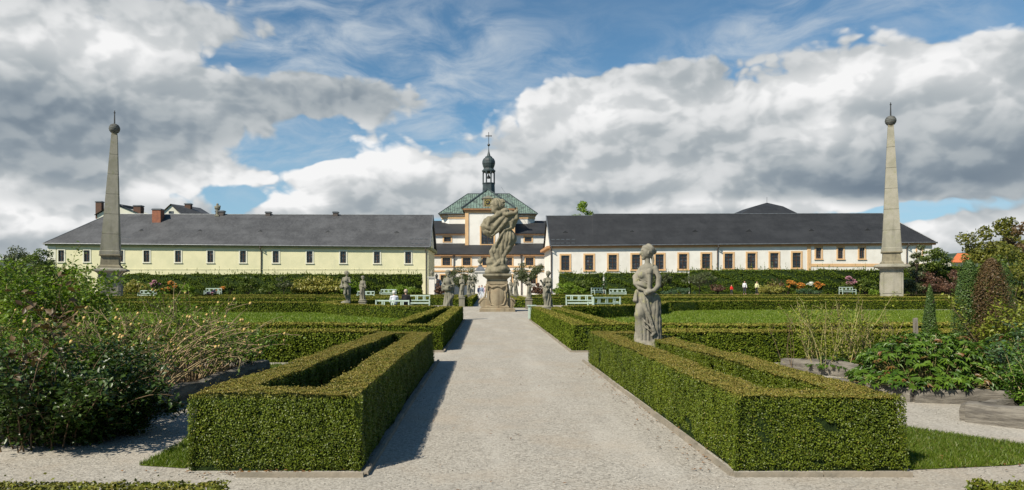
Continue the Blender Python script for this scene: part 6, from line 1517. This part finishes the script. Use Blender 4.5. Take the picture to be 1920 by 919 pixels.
# big leaved plants: five leaflets on every stalk
def palmate(label, cx, cy, z0, rx, ry, h, n, L, m, seed=1, name='leafy_plant', cat='plant', brown=.05):
    g = np.random.default_rng(seed); t = thing(name, label, cat, (cx, cy, z0)); Ps = []; V = []; Fq = []; rnd = []; tp = []
    b = MB()
    for i in range(n):
        a = g.uniform(0, 6.283); rr = math.sqrt(g.uniform(0, 1)); x, y = rx*rr*math.cos(a), ry*rr*math.sin(a); z = h*(1-.65*rr**2)*g.uniform(.45, 1.08)+.02
        if rr > .85: z *= .6
        up = Vector((x/rx*.7+g.normal(0, .25), y/ry*.7+g.normal(0, .25), 1)).normalized(); f = up.cross(Vector((g.normal(), g.normal(), g.normal()))).normalized(); sd_ = up.cross(f); r_ = g.uniform(); br = 1.0 if g.uniform() < brown else 0
        if i % 3 == 0: b.tube([(x*.5, y*.5, 0), (x, y, z-.02)], [.006, .004], 4, cap=False)
        for q in range(5):
            th = (q-2)*.62; d_ = (f*math.cos(th)+sd_*math.sin(th)); e = d_.cross(up); l = L*(1-.14*abs(q-2))*g.uniform(.8, 1.1); w = l*.34; o = Vector((x, y, z)); dro = up*(-.22*l)
            b0 = len(V); V += [o, o+d_*l*.5+e*w*.5+up*.01, o+d_*l+dro, o+d_*l*.5-e*w*.5+up*.01, o+d_*l*.5-up*.012]; Fq += [(b0, b0+1, b0+2, b0+4), (b0, b0+4, b0+2, b0+3)]; rnd += [min(1, max(0, r_+g.normal(0, .1)))]*5; tp += [br]*5
    me = bpy.data.meshes.new('foliage'); me.from_pydata([tuple(v) for v in V], [], Fq)
    at = me.attributes.new('rnd', 'FLOAT', 'POINT'); at.data.foreach_set('value', rnd); at = me.attributes.new('tip', 'FLOAT', 'POINT'); at.data.foreach_set('value', tp)
    link('foliage', me, m, t); b.build('stem', 'cane_green', t, fix=False); return t
palmate('spreading dark green big leaved plant spilling over the timber bed', 6.55, 10.25, .12, 1.15, .85, .78, 1400, .11, 'leaf_peony', 3)
palmate('big leaved dark green plant continuing toward the photo edge', 8.2, 10.3, .12, 1.1, .85, .82, 1100, .11, 'leaf_peony', 4)
palmate('low leafy clump between the dry stalks and the big leaved plants', 7.3, 12.0, .15, .7, .5, .45, 320, .11, 'leaf_peony', 5)

def leafy_canes(name, label, cat, base, n_canes, h, spread, dirn, cane_m, leaf_m, per, s, seed, r0=.010, arch=.5, hips=0, twigs=3, leaf_from=.35, base_r=.3, loc=(0, 0, 0), curl=.2, group=None):
    """a shrub of real canes: stems, side twigs, leaves along the twigs, fruit at the tips"""
    g = random.Random(seed); t = thing(name, label, cat, loc, group=group); b = MB(); P = []; Nn = []; tips_ = []
    for i in range(n_canes):
        a = g.uniform(0, 6.283); rr = base_r*math.sqrt(g.random()); p = Vector((base[0]+rr*math.cos(a), base[1]+rr*math.sin(a), base[2]))
        d = Vector((math.cos(a)*spread*g.uniform(.2, 1.1)+dirn[0], math.sin(a)*spread*g.uniform(.2, 1.1)+dirn[1], 1.0)).normalized(); L = h*g.uniform(.6, 1.1); m_ = 9; pts = [p]
        for j in range(m_): d = (d+Vector((g.gauss(0, curl*.5), g.gauss(0, curl*.5), -arch*.12*(j/m_)*2))).normalized(); p = p+d*L/m_; pts.append(p.copy())
        b.tube(pts, [r0*(1-.75*j/m_) for j in range(m_+1)], 5, cap=False); tips_.append(pts[-1])
        for q in range(twigs):
            j = g.randint(int(m_*leaf_from), m_-1); s0 = pts[j]; dd = (pts[j+1]-pts[j]).normalized(); dd = (dd+Vector((g.gauss(0, .7), g.gauss(0, .7), g.gauss(.1, .4)))).normalized(); l = L*g.uniform(.12, .32); tp = [s0]
            for w in range(4): dd = (dd+Vector((g.gauss(0, .15), g.gauss(0, .15), g.gauss(0, .1)))).normalized(); tp.append(tp[-1]+dd*l/4)
            b.tube(tp, [r0*.5, r0*.42, r0*.35, r0*.3, r0*.2], 4, cap=False); tips_.append(tp[-1])
            for w in range(per):
                f = g.random()*4; k_ = min(int(f), 3); pt = tp[k_].lerp(tp[k_+1], f-k_)+Vector((g.gauss(0, s*.9), g.gauss(0, s*.9), g.gauss(0, s*.7))); P.append(pt); Nn.append((g.gauss(0, .5), g.gauss(0, .5), .8))
        for w in range(per):
            f = m_*(leaf_from+(1-leaf_from)*g.random()); k_ = min(int(f), m_-1); pt = pts[k_].lerp(pts[k_+1], f-k_)+Vector((g.gauss(0, s*1.1), g.gauss(0, s*1.1), g.gauss(0, s))); P.append(pt); Nn.append((g.gauss(0, .5), g.gauss(0, .5), .8))
    P = np.array([tuple(p) for p in P]); P[:, 2] = np.maximum(P[:, 2], .03)
    leaf_mesh('foliage', P, np.array(Nn), s, leaf_m, t, aspect=.55, up=.2, spread=.4)
    b.build('canes', cane_m, t, smooth=True, fix=False)
    if hips:
        b = MB(); b.lathe([(.002, -.02), (.012, -.016), (.019, -.004), (.018, .008), (.010, .018), (.004, .021)], 0, 0, 8); h0 = b.build('rose_hip', 'hip', t, smooth=True)
        g.shuffle(tips_)
        for i, p in enumerate(tips_[:hips]):
            o = h0 if i == 0 else h0.copy()
            if i: C.objects.link(o); o.parent = t
            o.location = p; k_ = g.uniform(.8, 1.4); o.scale = (k_, k_, k_)
    return t
LC = leafy_canes
# rose bushes in the long bed (positions in metres)
LC('rose_bush', 'sprawling rose bush of bare tan canes with orange hips, beside the hollow hedge', 'rose bush', (-4.8, 9.6, .15), 78, 1.45, .8, (.14, -.05), 'cane', 'leaf_rose_light', 8, .05, 5, .013, .9, 80, 3, .55, .40)
LC('rose_bush', 'second rose bush with hips standing behind the sprawling one', 'rose bush', (-6.35, 9.9, .15), 40, 1.12, .6, (.0, 0), 'cane', 'leaf_rose_light', 11, .055, 6, .011, .6, 60, 4, .4, .4)
LC('rose_bush', 'low spreading rose bush filling the bed beside the long straight hedge', 'rose bush', (-4.65, 11.0, .15), 60, 1.3, .75, (.10, 0), 'cane', 'leaf_rose_light', 9, .05, 25, .012, .8, 45, 3, .4, .45)
LC('rose_bush', 'leafy rose bush with hips toward the photo edge', 'rose bush', (-6.7, 9.4, .15), 42, 1.3, .6, (.0, 0), 'cane', 'leaf_rose_light', 18, .055, 7, .011, .6, 50, 4, .3, .45)
LC('tall_shrub', 'tall arching green shrub rising before the first obelisk above the roses', 'shrub', (-7.05, 11.2, .15), 40, 1.85, .26, (.02, 0), 'cane_green', 'leaf_rose_light', 46, .07, 8, .010, .5, 0, 4, .45, .35)
LC('rose_bush', 'upright rose shoots between the obelisk and the sprawling canes', 'rose bush', (-5.05, 11.4, .15), 16, 1.5, .3, (.0, 0), 'cane', 'leaf_rose_light', 20, .058, 9, .010, .4, 20, 3, .45, .35)
LC('dark_shrub', 'dense dark green shrub at the bottom corner in shadow', 'shrub', (-4.6, 7.3, .0), 80, 1.2, .7, (-.05, -.02), 'cane_dark', 'leaf_dark', 32, .058, 10, .009, 1.0, 0, 5, .12, .6)
LC('dark_shrub', 'dark leafy shrub spreading toward the hollow hedge, foot of the rose bed', 'shrub', (-4.2, 7.45, .0), 50, .85, .7, (.0, -.02), 'cane_dark', 'leaf_dark', 38, .055, 11, .008, 1.0, 0, 5, .12, .4)
LC('dark_shrub', 'tall dark shrub rising at the photo edge behind the bottom corner shrub', 'shrub', (-5.9, 8.2, .1), 40, 1.05, .5, (.0, 0), 'cane_dark', 'leaf_rose', 22, .058, 12, .009, .8, 0, 5, .2, .5)
LC('green_shrub', 'mid green leafy growth under the rose canes', 'shrub', (-5.4, 8.7, .1), 44, .95, .8, (.0, 0), 'cane_dark', 'leaf_rose', 22, .05, 13, .008, .9, 0, 4, .2, .55)
LC('green_shrub', 'leafy end of the rose bed against the straight hedge', 'shrub', (-4.45, 12.0, .15), 34, .95, .6, (.05, 0), 'cane_dark', 'leaf_rose', 22, .05, 14, .008, .9, 10, 3, .3, .35)
LC('magnolia_shoot', 'red tinted large leaved shoot at the photo edge before the roses', 'shrub', (-4.55, 6.75, .0), 3, 1.45, .12, (.0, 0), 'cane_dark', 'leaf_brown', 14, .09, 15, .008, .2, 0, 3, .5, .12)
# dry stalks
LC('dry_stalks', 'pale green and straw coloured dry stalks in the weathered timber bed', 'plant', (6.35, 12.75, .15), 34, 1.25, .30, (-.02, 0), 'cane_green', 'leaf_yellow', 16, .05, 16, .009, .05, 0, 3, .3, .45)
LC('dry_stalks', 'thin dry stalks with yellow leaves next to the wooden stake', 'plant', (7.05, 12.6, .15), 22, 1.2, .25, (.04, 0), 'cane', 'leaf_yellow', 10, .04, 17, .007, .05, 0, 3, .2, .35)
LC('bright_shrub', 'bright green shrub in the timber bed corner at the photo edge', 'shrub', (6.75, 8.15, .12), 44, .75, .7, (.0, 0), 'cane_green', 'leaf_rose', 30, .05, 18, .007, .6, 0, 4, .15, .35)
LC('blue_green_shrub', 'dull blue green shrub at the photo edge above the big leaves', 'shrub', (7.5, 9.3, .12), 34, 1.15, .5, (.0, 0), 'cane_dark', 'leaf_bluegreen', 26, .055, 19, .007, .6, 0, 4, .2, .35)
LC('yellow_green_shrub', 'round leaved yellow green shrub beside the browned conifer', 'shrub', (9.75, 12.4, .1), 60, 1.5, .5, (.0, 0), 'cane_dark', 'leaf_yellow', 24, .06, 20, .009, .6, 0, 4, .2, .5)
palmate('low dark leaves covering the soil round the dry stalks', 6.9, 12.7, .12, 1.0, .55, .22, 420, .08, 'leaf_peony', 9)
palmate('low leaves at the foot of the bright corner shrub', 7.0, 8.0, .1, .75, .35, .2, 260, .07, 'leaf_peony', 10)
# seed stalks poking from the near hedge line
LC('seed_stalks', 'tall thin stalks with dark seed heads behind the dry stalks', 'plant', (6.0, 13.3, .1), 12, 1.35, .22, (-.02, 0), 'cane_dark', 'leaf_redbrown', 8, .03, 22, .006, .05, 0, 2, .7, .4)
